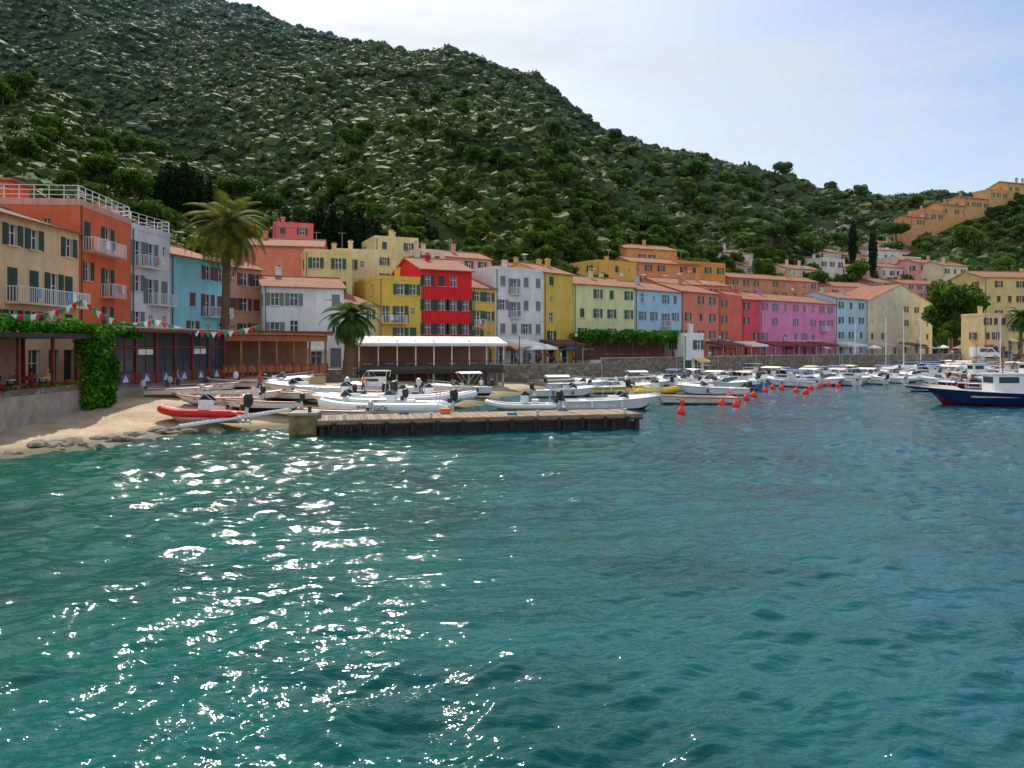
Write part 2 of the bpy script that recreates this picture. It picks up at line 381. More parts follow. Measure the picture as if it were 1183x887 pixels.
# ---------------------------------------------------------------- buildings
GREEN=S(48,100,74); BROWN=S(112,70,48); GREY=S(126,134,138); DGREEN=S(38,72,56)
def building(name,px0,d0,px1,d1,zt,col,roof='gable_x',shut=GREEN,fl=3.0,cols=None,depth=11,zb=2.4,balc=(),found=8,tone=0,seed=None,side=True,nf=None,ground=True,railing=False):
    sat=(max(col)-min(col))/max(col); warm=col[0]>=col[2]; kk=min(1,sat*1.4)
    col=(col[0]*1.06,col[1]*(1-.09*kk),col[2]*(1-.05*kk)) if warm else col
    col=tuple(round(min(.84,c),4) for c in col)
    r=random.Random(int(px0*7+zt*13)); a=W(px0,d0); b_=W(px1,d1)
    w=math.hypot(b_[0]-a[0],b_[1]-a[1]); rz=math.atan2(b_[1]-a[1],b_[0]-a[0]); h=zt-zb
    E=empty(name,(a[0],a[1],zb),rz)
    wm=wallmat(col); sm=shutmat(shut); trim=wallmat(tuple(min(.8,c*.6+.28) for c in col))
    wl=MB();gl=MB();sh=MB();tr=MB();rf=MB();bl=MB()
    nf=nf or max(1,round(h/fl)); fh=h/nf; cols=cols or max(1,round(w/3.1))
    def fac(O,U,wid,nc,front):
        U=Vector(U); O=Vector(O); Z=Vector((0,0,1)); Nn=U.cross(Z)
        P=lambda u,z,dn=0:O+U*u+Z*z+Nn*dn
        def q(u0,u1,z0,z1):
            if u1-u0>.01 and z1-z0>.01: wl.face([P(u0,z0),P(u1,z0),P(u1,z1),P(u0,z1)],wm)
        def bx(mb,u,z,dn,su,sz,sd,mat):
            c=P(u,z,dn); s=Vector((abs(U.x)*su+abs(Nn.x)*sd,abs(U.y)*su+abs(Nn.y)*sd,sz)); mb.box(c.x,c.y,c.z,s.x,s.y,s.z,mat)
        q(0,wid,-found,0)
        off=[r.uniform(-.35,.35) for _ in range(nc)]; gap=r.randrange(nc*2+2)
        for fi in range(nf):
            z0=fi*fh; ops=[]
            for ci in range(nc):
                uc=wid*(ci+.5)/nc+off[ci]*min(1,wid/nc/3.5)
                if front and fi==0 and ground: ops.append((uc,1.25,.02,min(2.35,fh-.4),'door'))
                elif (fi,ci) in balc and front: ops.append((uc,1.05,.05,2.15,'bd'))
                else:
                    if r.random()<(.1 if front else .35) or (front and ci==gap): continue
                    small=r.random()<.12
                    ops.append((uc,.6 if small else (.95 if fh>2.6 else .8),fh*(.42 if small else .32),min(1.4,fh*.48)*(.6 if small else 1),'sm' if small else 'win'))
            last=0
            for uc,ow,oz,oh,kind in ops:
                u0,u1=uc-ow/2,uc+ow/2; za,zb_=z0+oz,z0+oz+oh
                q(last,u0,z0,z0+fh); q(u0,u1,z0,za); q(u0,u1,zb_,z0+fh); last=u1
                dp=-.22
                for A,B in(((u0,za),(u1,za)),((u1,za),(u1,zb_)),((u1,zb_),(u0,zb_)),((u0,zb_),(u0,za))):
                    wl.face([P(*A),P(*B),P(*B,dp),P(*A,dp)],trim)
                dark=kind=='door' and r.random()<.5
                gl.face([P(u0,za,dp),P(u1,za,dp),P(u1,zb_,dp),P(u0,zb_,dp)],GLASS if not dark else sm)
                if not dark:
                    bx(tr,uc,(za+zb_)/2,dp+.03,.07,oh,.05,WHITE); bx(tr,uc,za+oh*.62,dp+.031,ow,.06,.04,WHITE)
                    bx(tr,u0+.04,(za+zb_)/2,dp+.032,.07,oh,.05,WHITE); bx(tr,u1-.04,(za+zb_)/2,dp+.032,.07,oh,.05,WHITE)
                if kind in('win','bd'):
                    if kind=='win': bx(tr,uc,za-.05,.05,ow+.3,.1,.2,trim)
                    st=r.random()
                    for sgn in(-1,1):
                        if st<.62: bx(sh,uc+sgn*(ow/2+ow*.25+.03),(za+zb_)/2,.035,ow*.5,oh+.05,.06,sm)
                        elif st<.9: bx(sh,uc+sgn*ow*.25,(za+zb_)/2,-.06,ow*.48,oh-.02,.05,sm)
                elif kind=='door' and r.random()<.4:
                    cm=M('awning_canvas',r.choice([S(230,225,210),S(160,40,40),S(40,90,70),S(225,190,120)]),.8)
                    c1=[P(u0-.5,za+2.7,.02),P(u1+.5,za+2.7,.02),P(u1+.5,za+2.25,1.5),P(u0-.5,za+2.25,1.5)]
                    bl.face(c1,cm); bl.face([c1[3],c1[2],c1[2]-Z*.22,c1[3]-Z*.22],cm)
            q(last,wid,z0,z0+fh)
            if front:
                cs=sorted(c for f_,c in balc if f_==fi); 
                if cs:
                    u0=wid*cs[0]/nc+.3; u1=wid*(cs[-1]+1)/nc-.3; uc=(u0+u1)/2; L=u1-u0
                    bx(bl,uc,z0-.08,.52,L,.14,1.0,trim)
                    bx(bl,uc,z0+.95,1.0,L,.05,.05,WHITE); bx(bl,u0+.02,z0+.95,.52,.05,.05,.92,WHITE); bx(bl,u1-.02,z0+.95,.52,.05,.05,.92,WHITE)
                    k=int(L/.22)
                    for i in range(k+1): bx(bl,u0+.03+(L-.06)*i/k,z0+.46,1.0,.035,.92,.035,WHITE)
                    for i in range(5):
                        bx(bl,u0+.02,z0+.46,.1+i*.2,.035,.92,.035,WHITE); bx(bl,u1-.02,z0+.46,.1+i*.2,.035,.92,.035,WHITE)
                    if r.random()<.6:
                        for i in range(3):
                            x_=u0+.5+(L-1)*r.random(); bx(bl,x_,z0+.6,1.04,.45,.6,.03,M('laundry',r.choice([S(230,230,235),S(120,160,200),S(220,120,110)]),.9))
        if front:
            bx(tr,r.uniform(.15,.4),h/2,.07,.09,h,.09,M('drainpipe',S(120,95,80),.5))
            if r.random()<.5: bx(tr,wid/2,fh-.1,.02,wid-1,.12,.08,trim)
            if r.random()<.5: bx(tr,wid*r.uniform(.3,.7),fh*1.15,.2,.8,.55,.35,WHITE)
    fac((0,0,0),(1,0,0),w,cols,True)
    nc=max(1,int(depth/4))
    fac((w,0,0),(0,1,0),depth,nc,False); fac((0,depth,0),(0,-1,0),depth,nc,False)
    wl.face([(w,depth,-found),(0,depth,-found),(0,depth,h),(w,depth,h)],wm)
    ov=.35; tk=.14; pit=.32; D=depth
    def slab(p,mat):
        p=[Vector(x) for x in p]; lo=[x-Vector((0,0,tk)) for x in p]
        rf.face(p,mat); rf.face(lo[::-1],wm)
        for i in range(4): j=(i+1)%4; rf.face([lo[i],lo[j],p[j],p[i]],mat)
    if roof=='gable_x':
        rh=D/2*pit; tm=tilemat('X',tone); e=ov*pit
        slab([(-ov,-ov,h-e+.12),(w+ov,-ov,h-e+.12),(w+ov,D/2,h+rh+.12),(-ov,D/2,h+rh+.12)],tm)
        slab([(w+ov,D+ov,h-e+.12),(-ov,D+ov,h-e+.12),(-ov,D/2,h+rh+.121),(w+ov,D/2,h+rh+.121)],tm)
        for x in(0,w): wl.face([(x,0,h),(x,D,h),(x,D/2,h+rh)],wm)
        rf.tube([(-ov,D/2,h+rh+.14),(w+ov,D/2,h+rh+.14)],.12,tm,6)
    elif roof=='gable_y':
        rh=w/2*pit; tm=tilemat('Y',tone); e=ov*pit
        slab([(-ov,D,h-e+.12),(-ov,-ov,h-e+.12),(w/2,-ov,h+rh+.12),(w/2,D,h+rh+.12)],tm)
        slab([(w+ov,-ov,h-e+.12),(w+ov,D,h-e+.12),(w/2,D,h+rh+.121),(w/2,-ov,h+rh+.121)],tm)
        for y in(0,D): wl.face([(0,y,h),(w,y,h),(w/2,y,h+rh)],wm)
    else:
        rf.box(w/2,D/2,h-.1,w-.02,D-.02,.2,M('roof_terrace',S(170,110,85),.9))
        pw=.25
        for cx,cy,sx,sy in((w/2,pw/2-.04,w+.08,pw),(w/2,D-pw/2+.04,w+.08,pw),(pw/2-.04,D/2,pw,D-2*pw),(w-pw/2+.04,D/2,pw,D-2*pw)):
            rf.box(cx,cy,h+.2,sx,sy,.5,wm if not railing else trim)
        if railing:
            for (xa,ya),(xb,yb) in(((0,.1),(w,.1)),((.1,.1),(.1,D)),((w-.1,.1),(w-.1,D))):
                for z in(.75,1.1,1.45): rf.tube([(xa,ya,h+z),(xb,yb,h+z)],.03,WHITE,4)
                k=int(max(abs(xb-xa),abs(yb-ya))/1.0)
                for i in range(k+1): rf.tube([(xa+(xb-xa)*i/k,ya+(yb-ya)*i/k,h+.4),(xa+(xb-xa)*i/k,ya+(yb-ya)*i/k,h+1.47)],.03,WHITE,4)
            rf.box(w*.6,D*.6,h+1.3,w*.35,D*.35,2.4,wm); rf.box(w*.6,D*.6,h+2.6,w*.4,D*.4,.2,tilemat('X',tone))
    for _ in range(r.choice([1,1,2])):
        cx=r.uniform(.15,.85)*w; cy=D*r.uniform(.3,.6); zz=h+(.9 if roof!='flat' else .1)
        rf.box(cx,cy,zz+.7,.6,.6,1.9,wm); rf.box(cx,cy,zz+1.72,.8,.8,.12,trim); rf.box(cx,cy,zz+1.95,.5,.5,.1,tilemat('X',tone))
        for s1 in(-.2,.2): rf.box(cx+s1,cy,zz+1.84,.08,.4,.14,trim)
    if r.random()<.65:
        cx=r.uniform(.2,.8)*w; zz=h+1
        rf.tube([(cx,D*.5,zz),(cx,D*.5,zz+2.4)],.03,METAL,4); rf.tube([(cx-.6,D*.5,zz+2.3),(cx+.6,D*.5,zz+2.3)],.02,METAL,4)
        for i in range(5): rf.tube([(cx-.5+i*.25,D*.5-.3,zz+2.3),(cx-.5+i*.25,D*.5+.3,zz+2.3)],.015,METAL,3)
    wl.obj('walls',parent=E); gl.obj('window_panes',parent=E); sh.obj('shutters',parent=E); tr.obj('trim',parent=E); rf.obj('roof',parent=E); bl.obj('balcony',parent=E)
    return E
def rb(name,px0,px1,yt,col,**k):
    d0,d1=drow(px0),drow(px1); building(name,px0,d0,px1,d1,Zy(yt,(d0+d1)/2),col,**k)
C=S
building('peach_house',-90,40,91,55,13.3,C(248,202,150),cols=7,depth=10,balc={(2,3),(2,4),(2,5),(2,6)},tone=2,shut=DGREEN)
building('orange_house',92,55.2,151,64,15.5,C(254,120,72),roof='flat',cols=3,depth=17,balc={(3,0),(3,1),(2,1)},shut=DGREEN,railing=True,nf=4)
building('white_house',152,64.2,196.5,70,15.2,C(236,236,238),roof='flat',cols=3,balc={(3,0),(3,1),(2,1),(2,2)},railing=True,nf=4,shut=GREY)
building('light_blue_house',197,70.2,262,79,13.7,C(152,220,238),cols=4,shut=BROWN,balc={(2,2),(2,3)})
building('tan_house',262,84,302,88,14.0,C(216,162,128),cols=3,shut=BROWN,depth=9)
building('white_house',305,84,397,87.5,11.8,C(244,240,238),cols=4,shut=GREY,roof='gable_x',depth=9,balc={(1,0)})
rb('cream_house',397,437,352,C(244,228,172),shut=BROWN)
rb('yellow_house',437.3,486.5,323,C(254,208,90),balc={(2,0),(2,1),(1,1)},cols=3,roof='flat',shut=GREEN)
rb('red_house',487,545,312,C(228,34,42),depth=13,cols=4,shut=DGREEN)
rb('yellow_house',545.3,572,333,C(252,200,92),cols=2,balc={(2,0),(1,0)},shut=GREEN)
rb('white_house',572.3,628,313,C(242,236,236),cols=4,roof='flat',balc={(2,1),(3,1)},shut=GREY)
rb('olive_yellow_house',628.3,662,316,C(236,206,94),cols=2,shut=DGREEN)
rb('pale_yellow_house',663,733,330,C(250,242,180),cols=4,shut=GREEN,balc={(1,1)})
rb('pale_blue_house',734,787,336,C(180,214,250),cols=4,roof='gable_x',shut=GREY,balc={(2,2)})
rb('coral_house',787.3,830,338,C(250,144,116),cols=3,shut=GREEN)
rb('coral_house',830.3,857,343,C(252,120,100),cols=2,roof='flat',shut=GREEN)
rb('red_house',857.3,878,346,C(240,92,104),cols=2,shut=DGREEN)
rb('pink_house',878.3,965,349,C(252,150,196),cols=8,shut=GREY,balc={(1,2),(1,5),(2,6)})
rb('pale_blue_house',965.3,1000,345,C(184,218,250),cols=3,shut=GREEN)
rb('cream_house',1001,1077,350,C(244,236,206),cols=6,roof='gable_y',shut=BROWN)
building('yellow_house',1137,165,1230,168,Zy(320,165),C(246,216,142),cols=8,zb=4,roof='gable_x',shut=BROWN)
building('yellow_house',1137,150,1165,151,Zy(364,150),C(240,214,152),cols=3,zb=2.6,roof='flat',shut=BROWN,depth=6)
def hb(name,px0,px1,yt,yb,d,col,roof='gable_x',dd=5,**k):
    zt=Zy(yt,d); zb=Zy(yb,d); building(name,px0,d,px1,d+dd,zt,col,roof=roof,zb=zb,found=14,ground=False,depth=k.pop('depth',9),**k)
hb('coral_house',282,372,283,318,104,C(240,150,120),dd=2)
hb('pink_house',316,362,259,275,118,C(238,120,116),dd=2,roof='flat')
hb('cream_house',352,407,291,345,98,C(248,226,150),dd=2,roof='flat')
hb('cream_house',384,437,290,350,106,C(248,234,176),dd=2,roof='flat',cols=4)
hb('cream_house',433,483,275,330,120,C(248,228,164),dd=3,roof='flat')
hb('cream_house',484,514,290,330,120,C(240,226,194),dd=3,roof='flat')
hb('pink_house',512,567,296,330,124,C(242,182,178),dd=5)
hb('white_house',560,610,318,345,128,C(235,228,216),dd=5)
hb('olive_yellow_house',600,642,311,340,130,C(230,198,104),dd=5)
hb('small_white_house',640,664,294,304,165,C(235,222,205),dd=4,depth=6)
hb('ochre_house',690,735,302,335,150,C(248,196,96),dd=6,roof='flat')
hb('ochre_house',722,782,286,306,172,C(242,178,98),dd=6)
hb('orange_house',730,808,302,330,160,C(240,162,100),dd=8)
hb('orange_house',782,838,303,335,166,C(248,166,84),dd=6,roof='flat')
hb('coral_house',762,842,327,345,150,C(242,160,120),dd=8)
hb('small_white_house',818,870,290,298,210,C(225,222,215),dd=6,depth=6)
hb('brown_house',843,945,320,345,172,C(206,158,122),dd=14,cols=9)
hb('white_house',862,912,307,318,205,C(225,218,208),dd=8)
hb('cream_house',945,972,290,310,235,C(235,230,214),dd=4)
hb('pink_house',968,1010,308,320,225,C(240,180,178),dd=5)
hb('white_house',1000,1062,288,303,245,C(236,232,225),dd=6)
hb('pink_house',1010,1085,326,345,212,C(244,176,178),dd=8)
hb('cream_house',1060,1108,318,335,235,C(236,228,202),dd=5)
hb('pink_house',950,1010,330,345,200,C(234,162,156),dd=6)
hb('white_house',1018,1050,308,322,230,C(236,232,225),dd=4)
hb('cream_house',905,940,296,308,230,C(230,206,170),dd=4)
hb('cream_house',912,946,310,322,205,C(236,222,190),dd=4)
hb('white_house',948,976,299,311,222,C(238,234,228),dd=4,roof='flat')
hb('ochre_house',975,1002,294,306,240,C(238,196,140),dd=4)
hb('cream_house',1036,1064,297,308,236,C(238,226,196),dd=4,roof='flat')
hb('pink_house',1062,1090,303,316,228,C(240,186,176),dd=4)
hb('white_house',1015,1040,280,290,258,C(238,234,228),dd=4,depth=7)
hb('small_white_house',930,952,284,293,250,C(236,230,220),dd=4,depth=7)
hb('cream_house',1090,1118,306,320,222,C(240,228,196),dd=4)
for i,(a,b_,yt,yb) in enumerate([(1052,1078,250,262),(1068,1098,242,256),(1090,1122,236,250),(1115,1148,228,242),(1145,1170,219,230),(1165,1200,211,224)]):
    hb('ochre_house',a,b_,yt,yb,266+i*3,C(226,176+i*3,122),dd=5,roof=['gable_x','flat','gable_x'][i%3],depth=7,tone=1)
# ---------------------------------------------------------------- street, quay, beach, water
SH=[(20,-24),(33,-22.8),(39,-19.6),(43,-18.3),(46.5,-13),(50,-7),(58,-4),(72,-1),(85,3),(96,8),(110,8)]
def zbeach(x,y): 
    d=(float(ip(y,SH))-x)*.8; return min(.1*d,1.5) if d>0 else max(.12*d,-2)
front=[(-28.5,10),(-28.5,60),(-26,66),(-17.5,76),(-16.5,86),(2,94),(12,101),(31,118),(52,134),(76,150),(100,158),(130,152),(170,142),(300,130)]
back=[(330,210),(110,225),(75,195),(40,165),(10,135),(-20,118),(-45,100),(-70,60),(-70,10)]
mb=MB(); ASPH=stonemat(S(170,158,140),.9)
mb.face([(x,y,2.6) for x,y in front+back],ASPH)
mb.obj('street')
mb=MB(); ST=stonemat(S(130,120,108))
for (x0,y0),(x1,y1) in zip(front,front[1:]):
    L=math.hypot(x1-x0,y1-y0); a=math.atan2(y1-y0,x1-x0)
    mb.box((x0+x1)/2+math.sin(a)*.2,(y0+y1)/2-math.cos(a)*.2,.8,L+.15,.4,3.7,ST,a)
    if x0>5: mb.box((x0+x1)/2+math.sin(a)*.2,(y0+y1)/2-math.cos(a)*.2,3.0,L,.35,.7,ST,a); mb.box((x0+x1)/2+math.sin(a)*.2,(y0+y1)/2-math.cos(a)*.2,3.4,L+.1,.5,.1,CONC,a)
    if x0>0: mb.box((x0+x1)/2+math.sin(a)*2.4,(y0+y1)/2-math.cos(a)*2.4,-.1,L+1,4,1.9,CONC,a)
mb.obj('quay_wall')
v=[];f=[];nx,ny=150,170
for j in range(ny):
    for i in range(nx):
        x=-45+60*i/(nx-1); y=8+96*j/(ny-1); v.append((x,y,zbeach(x,y)+.08*noise.fractal(Vector((x*.7,y*.7,0)),1,2,4)))
for j in range(ny-1):
    for i in range(nx-1): a=j*nx+i; f.append((a,a+1,a+nx+1,a+nx))
me=bpy.data.meshes.new('beach'); me.from_pydata(v,[],f); me.polygons.foreach_set('use_smooth',[True]*len(f))
m,nt,b=nodes('beach_sand'); tc=N(nt,'ShaderNodeTexCoord').outputs['Object']
c=mixc(nt,ramp(nt,noi(nt,tc,.6,6),.35,.65),S(200,178,146),S(164,142,114)); c=mixc(nt,ramp(nt,noi(nt,tc,7,6),.58,.7),c,S(110,98,82))
sx=N(nt,'ShaderNodeSeparateXYZ'); nt.links.new(tc,sx.inputs[0]); c=mixc(nt,ramp(nt,sx.outputs[2],.28,.08),c,S(95,90,60))
nt.links.new(c,b.inputs['Base Color']); b.inputs['Roughness'].default_value=.9; bump(nt,b,noi(nt,tc,5,6),.6,.1)
me.materials.append(m); place(me,'beach')
R=random.Random(9)
for i in range(70):
    y=R.uniform(24,45.5); x=float(ip(y,SH))+R.uniform(-2.2,.7); s=R.uniform(.12,.6)
    o=place(rocks[i%4],'shore_rock',(x,y,zbeach(x,y)+.02),R.uniform(0,6),None,(s*1.4,s,s*.8))
def build_water():
    rng=np.random.default_rng(4)
    cols=np.linspace(-400,1650,820); rows=6*np.exp(np.linspace(0,math.log(300/6),760))
    PX,Y=np.meshgrid(cols,rows); X=(PX-591.5)/F*Y; Z=np.zeros_like(X)
    cell=Y*(2050/820)/F; celly=Y*math.log(50)/760
    cs=np.maximum(cell,celly)
    main=math.radians(-70)
    DX=.5*np.sin(Y*.23+1.1*np.sin(X*.17))+.25*np.sin(X*.41+Y*.3); DY=.5*np.sin(X*.19+1.3*np.sin(Y*.13))+.2*np.sin(X*.55-Y*.37)
    for i in range(110):
        lam=.17*(2.2/.17)**(rng.random()**1.1); th=main+rng.normal(0,.55)
        k=2*math.pi/lam; amp=.0080*lam*rng.uniform(.5,1.3)
        ph=rng.uniform(0,6.28); damp=np.clip((lam/cs-2.3)/2.5,0,1)
        w=k*((X+DX*min(1,lam))*math.cos(th)+(Y+DY*min(1,lam))*math.sin(th))+ph
        env=.5+.5*np.sin(X*(.25+.2*rng.random())*math.sin(th+1)+Y*(.2+.2*rng.random())+rng.uniform(0,6.28))
        Z+=amp*damp*env*1.25*(np.exp(.9*np.sin(w))-1.21)
    for lam,th in((5.5,-1.0),(7.5,-1.5)):
        k=2*math.pi/lam; Z+=.016*np.sin(k*(X*math.cos(th)+Y*math.sin(th))+DX*2)
    G=.85+.3*np.sin(X*.16+1.3*np.sin(Y*.11))*np.sin(Y*.21+X*.07)+.15*np.sin(X*.5+Y*.3)
    Z*=G
    n=len(cols); nr=len(rows)
    v=np.stack([X,Y,Z],-1).reshape(-1,3)
    idx=np.arange(n*nr).reshape(nr,n); q=np.stack([idx[:-1,:-1],idx[:-1,1:],idx[1:,1:],idx[1:,:-1]],-1).reshape(-1,4)
    B=len(v); v=np.vstack([v,[[-4000,-4000,-.3],[4000,-4000,-.3],[4000,4000,-.3],[-4000,4000,-.3]]])
    me=bpy.data.meshes.new('water'); me.from_pydata(v.tolist(),[],q.tolist()+[[B,B+1,B+2,B+3]])
    me.polygons.foreach_set('use_smooth',[True]*len(me.polygons))
    m,nt,b=nodes('sea_water'); tc=N(nt,'ShaderNodeTexCoord').outputs['Object']
    sp=N(nt,'ShaderNodeSeparateXYZ'); nt.links.new(tc,sp.inputs[0])
    big=noi(nt,tc,.06,4,.6)
    ad=N(nt,'ShaderNodeMath',operation='MULTIPLY_ADD'); nt.links.new(sp.outputs[0],ad.inputs[0]); ad.inputs[1].default_value=.03; nt.links.new(big,ad.inputs[2])
    fx=ramp(nt,ad.outputs[0],.1,.9)
    c=mixc(nt,fx,(.001,.098,.072),(.004,.088,.120))
    c=mixc(nt,ramp(nt,noi(nt,mapping(nt,tc,(.7,1.3,1)),.13,5,.6),.44,.66,0,.8),c,(.001,.034,.040))
    nt.links.new(c,b.inputs['Base Color']); b.inputs['Roughness'].default_value=.05; b.inputs['IOR'].default_value=1.33
    n1=noi(nt,mapping(nt,tc,(1,2.0,1)),1.5,4,.55); bump(nt,b,n1,.6,.13)
    me.materials.append(m); place(me,'water')
build_water()
# ---------------------------------------------------------------- left restaurants
def railing(mb,p0,p1,z,h=1.0,mat=WOOD,step=.35,r=.03):
    x0,y0=p0;x1,y1=p1; L=math.hypot(x1-x0,y1-y0); k=max(1,int(L/step))
    for zz in(.08,h*.5,h): mb.tube([(x0,y0,z+zz),(x1,y1,z+zz)],r*1.2,mat,4)
    for i in range(k+1): mb.tube([(x0+(x1-x0)*i/k,y0+(y1-y0)*i/k,z),(x0+(x1-x0)*i/k,y0+(y1-y0)*i/k,z+h)],r,mat,4)
def table_set(mb,x,y,z,rz=0):
    mb.tube([(x,y,z),(x,y,z+.7)],.05,BLACK,6); mb.box(x,y,z+.73,.9,.9,.05,CANVAS,rz); mb.box(x,y,z+.03,.5,.5,.05,BLACK,rz)
    mb.tube([(x+.15,y,z+.76),(x+.15,y,z+.98)],[.04,.02],M('bottle_green',S(40,90,60),.2),6); mb.tube([(x-.2,y+.1,z+.76),(x-.2,y+.1,z+.9)],.03,GLASS,6)
mb=MB(); X0=-26.6
for y0,y1 in((28,46.5),):
    mb.box(X0-2,(y0+y1)/2,1.2,4,y1-y0,2.4,CONC)
    mb.box(X0-.1,(y0+y1)/2,2.5,.25,y1-y0,.35,ST)
    mb.box(X0-2,(y0+y1)/2,5.78,4.8,y1-y0+.6,.16,M('brown_roof_sheet',S(135,100,80),.8),0,0,.05)
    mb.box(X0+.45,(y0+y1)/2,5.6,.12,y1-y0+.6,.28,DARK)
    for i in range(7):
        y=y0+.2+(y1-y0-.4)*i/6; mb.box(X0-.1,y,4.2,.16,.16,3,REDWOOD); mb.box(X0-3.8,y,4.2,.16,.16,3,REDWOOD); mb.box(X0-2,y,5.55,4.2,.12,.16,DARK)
    mb.box(X0-3.95,(y0+y1)/2,4,.12,y1-y0,3.1,M('veranda_back_wall',S(190,150,125),.9))
    for i in range(6): table_set(mb,X0-1.2,y0+1.8+i*2.8,2.42)
mb.obj('restaurant_veranda')
mb=MB()
FL=leafmat('geranium',S(190,20,40),S(240,70,90)); leaves(mb,[((X0-.05,29+i*.9,2.82),(.18,.45,.14)) for i in range(19)],600,.07,FL); leaves(mb,[((X0-.05,29+i*.9,2.76),(.2,.45,.13)) for i in range(19)],900,.08,LI)
mb.obj('geranium_planter')
R=random.Random(12); mb=MB()
leaves(mb,[((-26.3+.2*(i%3)+R.uniform(-.3,.3),46.2+i*.5,z),(.55,.6,.9)) for i in range(5) for z in(1.9,2.6,3.4,4.4,5.4)],5600,.14,LI)
leaves(mb,[((-26.8,y,6.1+.15*math.sin(y*2)),(.8,1.0,.35+.15*math.sin(y))) for y in np.arange(38,57,1.0)],4200,.13,LI)
mb.tube([(-26.4,46.8,.6),(-26.3,47.1,3),(-26.5,47,5.8)],[.14,.12,.08],BARK,6)
mb.obj('climbing_ivy')
def pavilion(name,p0,p1,zf,zt,depth,n,frame,lower,glazed=True,roofm=DARK,rail=False,zwall=None,sails=False):
    L=math.hypot(p1[0]-p0[0],p1[1]-p0[1]); a=math.atan2(p1[1]-p0[1],p1[0]-p0[0]); E=empty(name,(p0[0],p0[1],0),a); mb=MB(); g=MB()
    h=zt-zf; D=depth
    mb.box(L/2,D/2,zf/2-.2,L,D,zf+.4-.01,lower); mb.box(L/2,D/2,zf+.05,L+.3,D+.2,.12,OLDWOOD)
    mb.box(L/2,D/2-.2,zt+.08,L+.9,D+1,.18,roofm); mb.box(L/2,-.66,zt-.05,L+.9,.08,.3,frame)
    for i in range(n+1):
        x=L*i/n; mb.box(x,0,zf+h/2,.16,.16,h,frame); mb.box(x,D,zf+h/2,.16,.16,h,frame)
    for z in ([zf+.9,zf+h*.68] if glazed else [zf+h-.25]): mb.box(L/2,.002,z,L,.1,.1,frame)
    if glazed:
        mb.box(L/2,.02,zf+.48,L,.08,.8,frame)
        for i in range(n):
            x0=L*i/n+.1;x1=L*(i+1)/n-.1; g.face([(x0,.05,zf+.92),(x1,.05,zf+.92),(x1,.05,zf+h*.66),(x0,.05,zf+h*.66)],GLASS); g.face([(x0,.05,zf+h*.7),(x1,.05,zf+h*.7),(x1,.05,zt),(x0,.05,zt)],GLASS)
            mb.box((x0+x1)/2,.03,zf+h*.5,.05,.05,h,frame)
            if sails:
                cx=(x0+x1)/2
                mb.box(cx,-.03,zf+.5,.9,.02,.75,M('blue_panel',S(70,100,140)));
                mb.face([(cx-.3,-.05,zf+.3),(cx+.02,-.05,zf+.3),(cx+.02,-.05,zf+.85)],WHITE); mb.face([(cx+.06,-.05,zf+.3),(cx+.3,-.05,zf+.3),(cx+.06,-.05,zf+.75)],WHITE)
                if i%3==1: mb.box(cx,.04,zf+h*.6,(x1-x0)*.8,.012,.4,CANVAS)
    if rail: railing(mb,(0,-.05),(L,-.05),zf+.1,1.0,frame)
    mb.box(L/2,D-.1,zf+h/2,L,.1,h,M('pavilion_back_wall',S(150,112,92),.9))
    for i in range(int(L/2.4)): table_set(mb,1.3+i*2.4,D*.45,zf+.1)
    mb.obj('frame',parent=E); g.obj('glazing',parent=E); return E
pavilion('glazed_restaurant_pavilion',(-27.0,50.5),(-24.4,63),2.2,6.2,3,6,REDWOOD,CONC,sails=True,roofm=M('pale_roof_sheet',S(200,196,190),.7))
pavilion('timber_restaurant_terrace',(-24.6,63.2),(-17.4,69.5),2.3,6.2,4,6,WOOD,M('tan_wall',S(205,178,132)),glazed=False,rail=True,roofm=REDWOOD)
mb=MB(); a=math.atan2(69.5-63.2,7.2); 
for k in range(2): mb.box(-21+math.sin(a)*(.3),66.35-math.cos(a)*.3,3.0+k*2.7,9.6,.06,.5,WOOD,a)
for i in range(24):
    t=i/23; mb.box(-24.6+7.2*t+.35*math.sin(a),63.2+6.3*t-.35*math.cos(a),3.0,.12,.05,.9,[WOOD,REDWOOD][i%2],a)
mb.obj('timber_lattice_screen')
p0=W(415,80);p1=W(582,86); L=math.hypot(p1[0]-p0[0],p1[1]-p0[1]); a=math.atan2(p1[1]-p0[1],p1[0]-p0[0])
E=empty('stilt_restaurant',(p0[0],p0[1],0),a); mb=MB(); D=5
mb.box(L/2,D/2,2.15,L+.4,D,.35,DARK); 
for i in range(9):
    for y in(.3,2.5): mb.box(L*i/8,y,1,.22,.22,2.1,[CONC,DARK][i%2])
    mb.box(L*i/8,.1,4,.12,.12,3.4,WHITE)
railing(mb,(0,0),(L,0),2.32,1.05,BLACK,.3,.022)
mb.box(L/2,.04,2.6,L,.03,.5,M('blue_green_panel',S(70,90,80)))
for i in range(7):
    table_set(mb,1.2+i*2.4,1.5,2.33)
mb.box(L/2,D,4,L,.1,3.4,M('pavilion_back_wall',S(150,112,92),.9))
aw=MB()
for i in range(4):
    x0=L*i/4+.04-.2;x1=L*(i+1)/4-.04+.2*(i==3)
    aw.face([(x0,-.9,5.35),(x1,-.9,5.35),(x1,2.6,6.15),(x0,2.6,6.15)],CANVAS)
    aw.face([(x0,2.6,6.15),(x1,2.6,6.15),(x1,5,5.8),(x0,5,5.8)],CANVAS)
    aw.face([(x0,-.9,5.35),(x0,2.6,6.15),(x0,5,5.8),(x0,5,5.3),(x0,-.9,5.1)],CANVAS)
    k=14
    for j in range(k):
        u0=x0+(x1-x0)*j/k;u1=x0+(x1-x0)*(j+1)/k
        aw.face([(u0,-.905,5.36),(u0,-.905,5.08),((u0+u1)/2,-.905,4.98),(u1,-.905,5.08),(u1,-.905,5.36)],CANVAS)
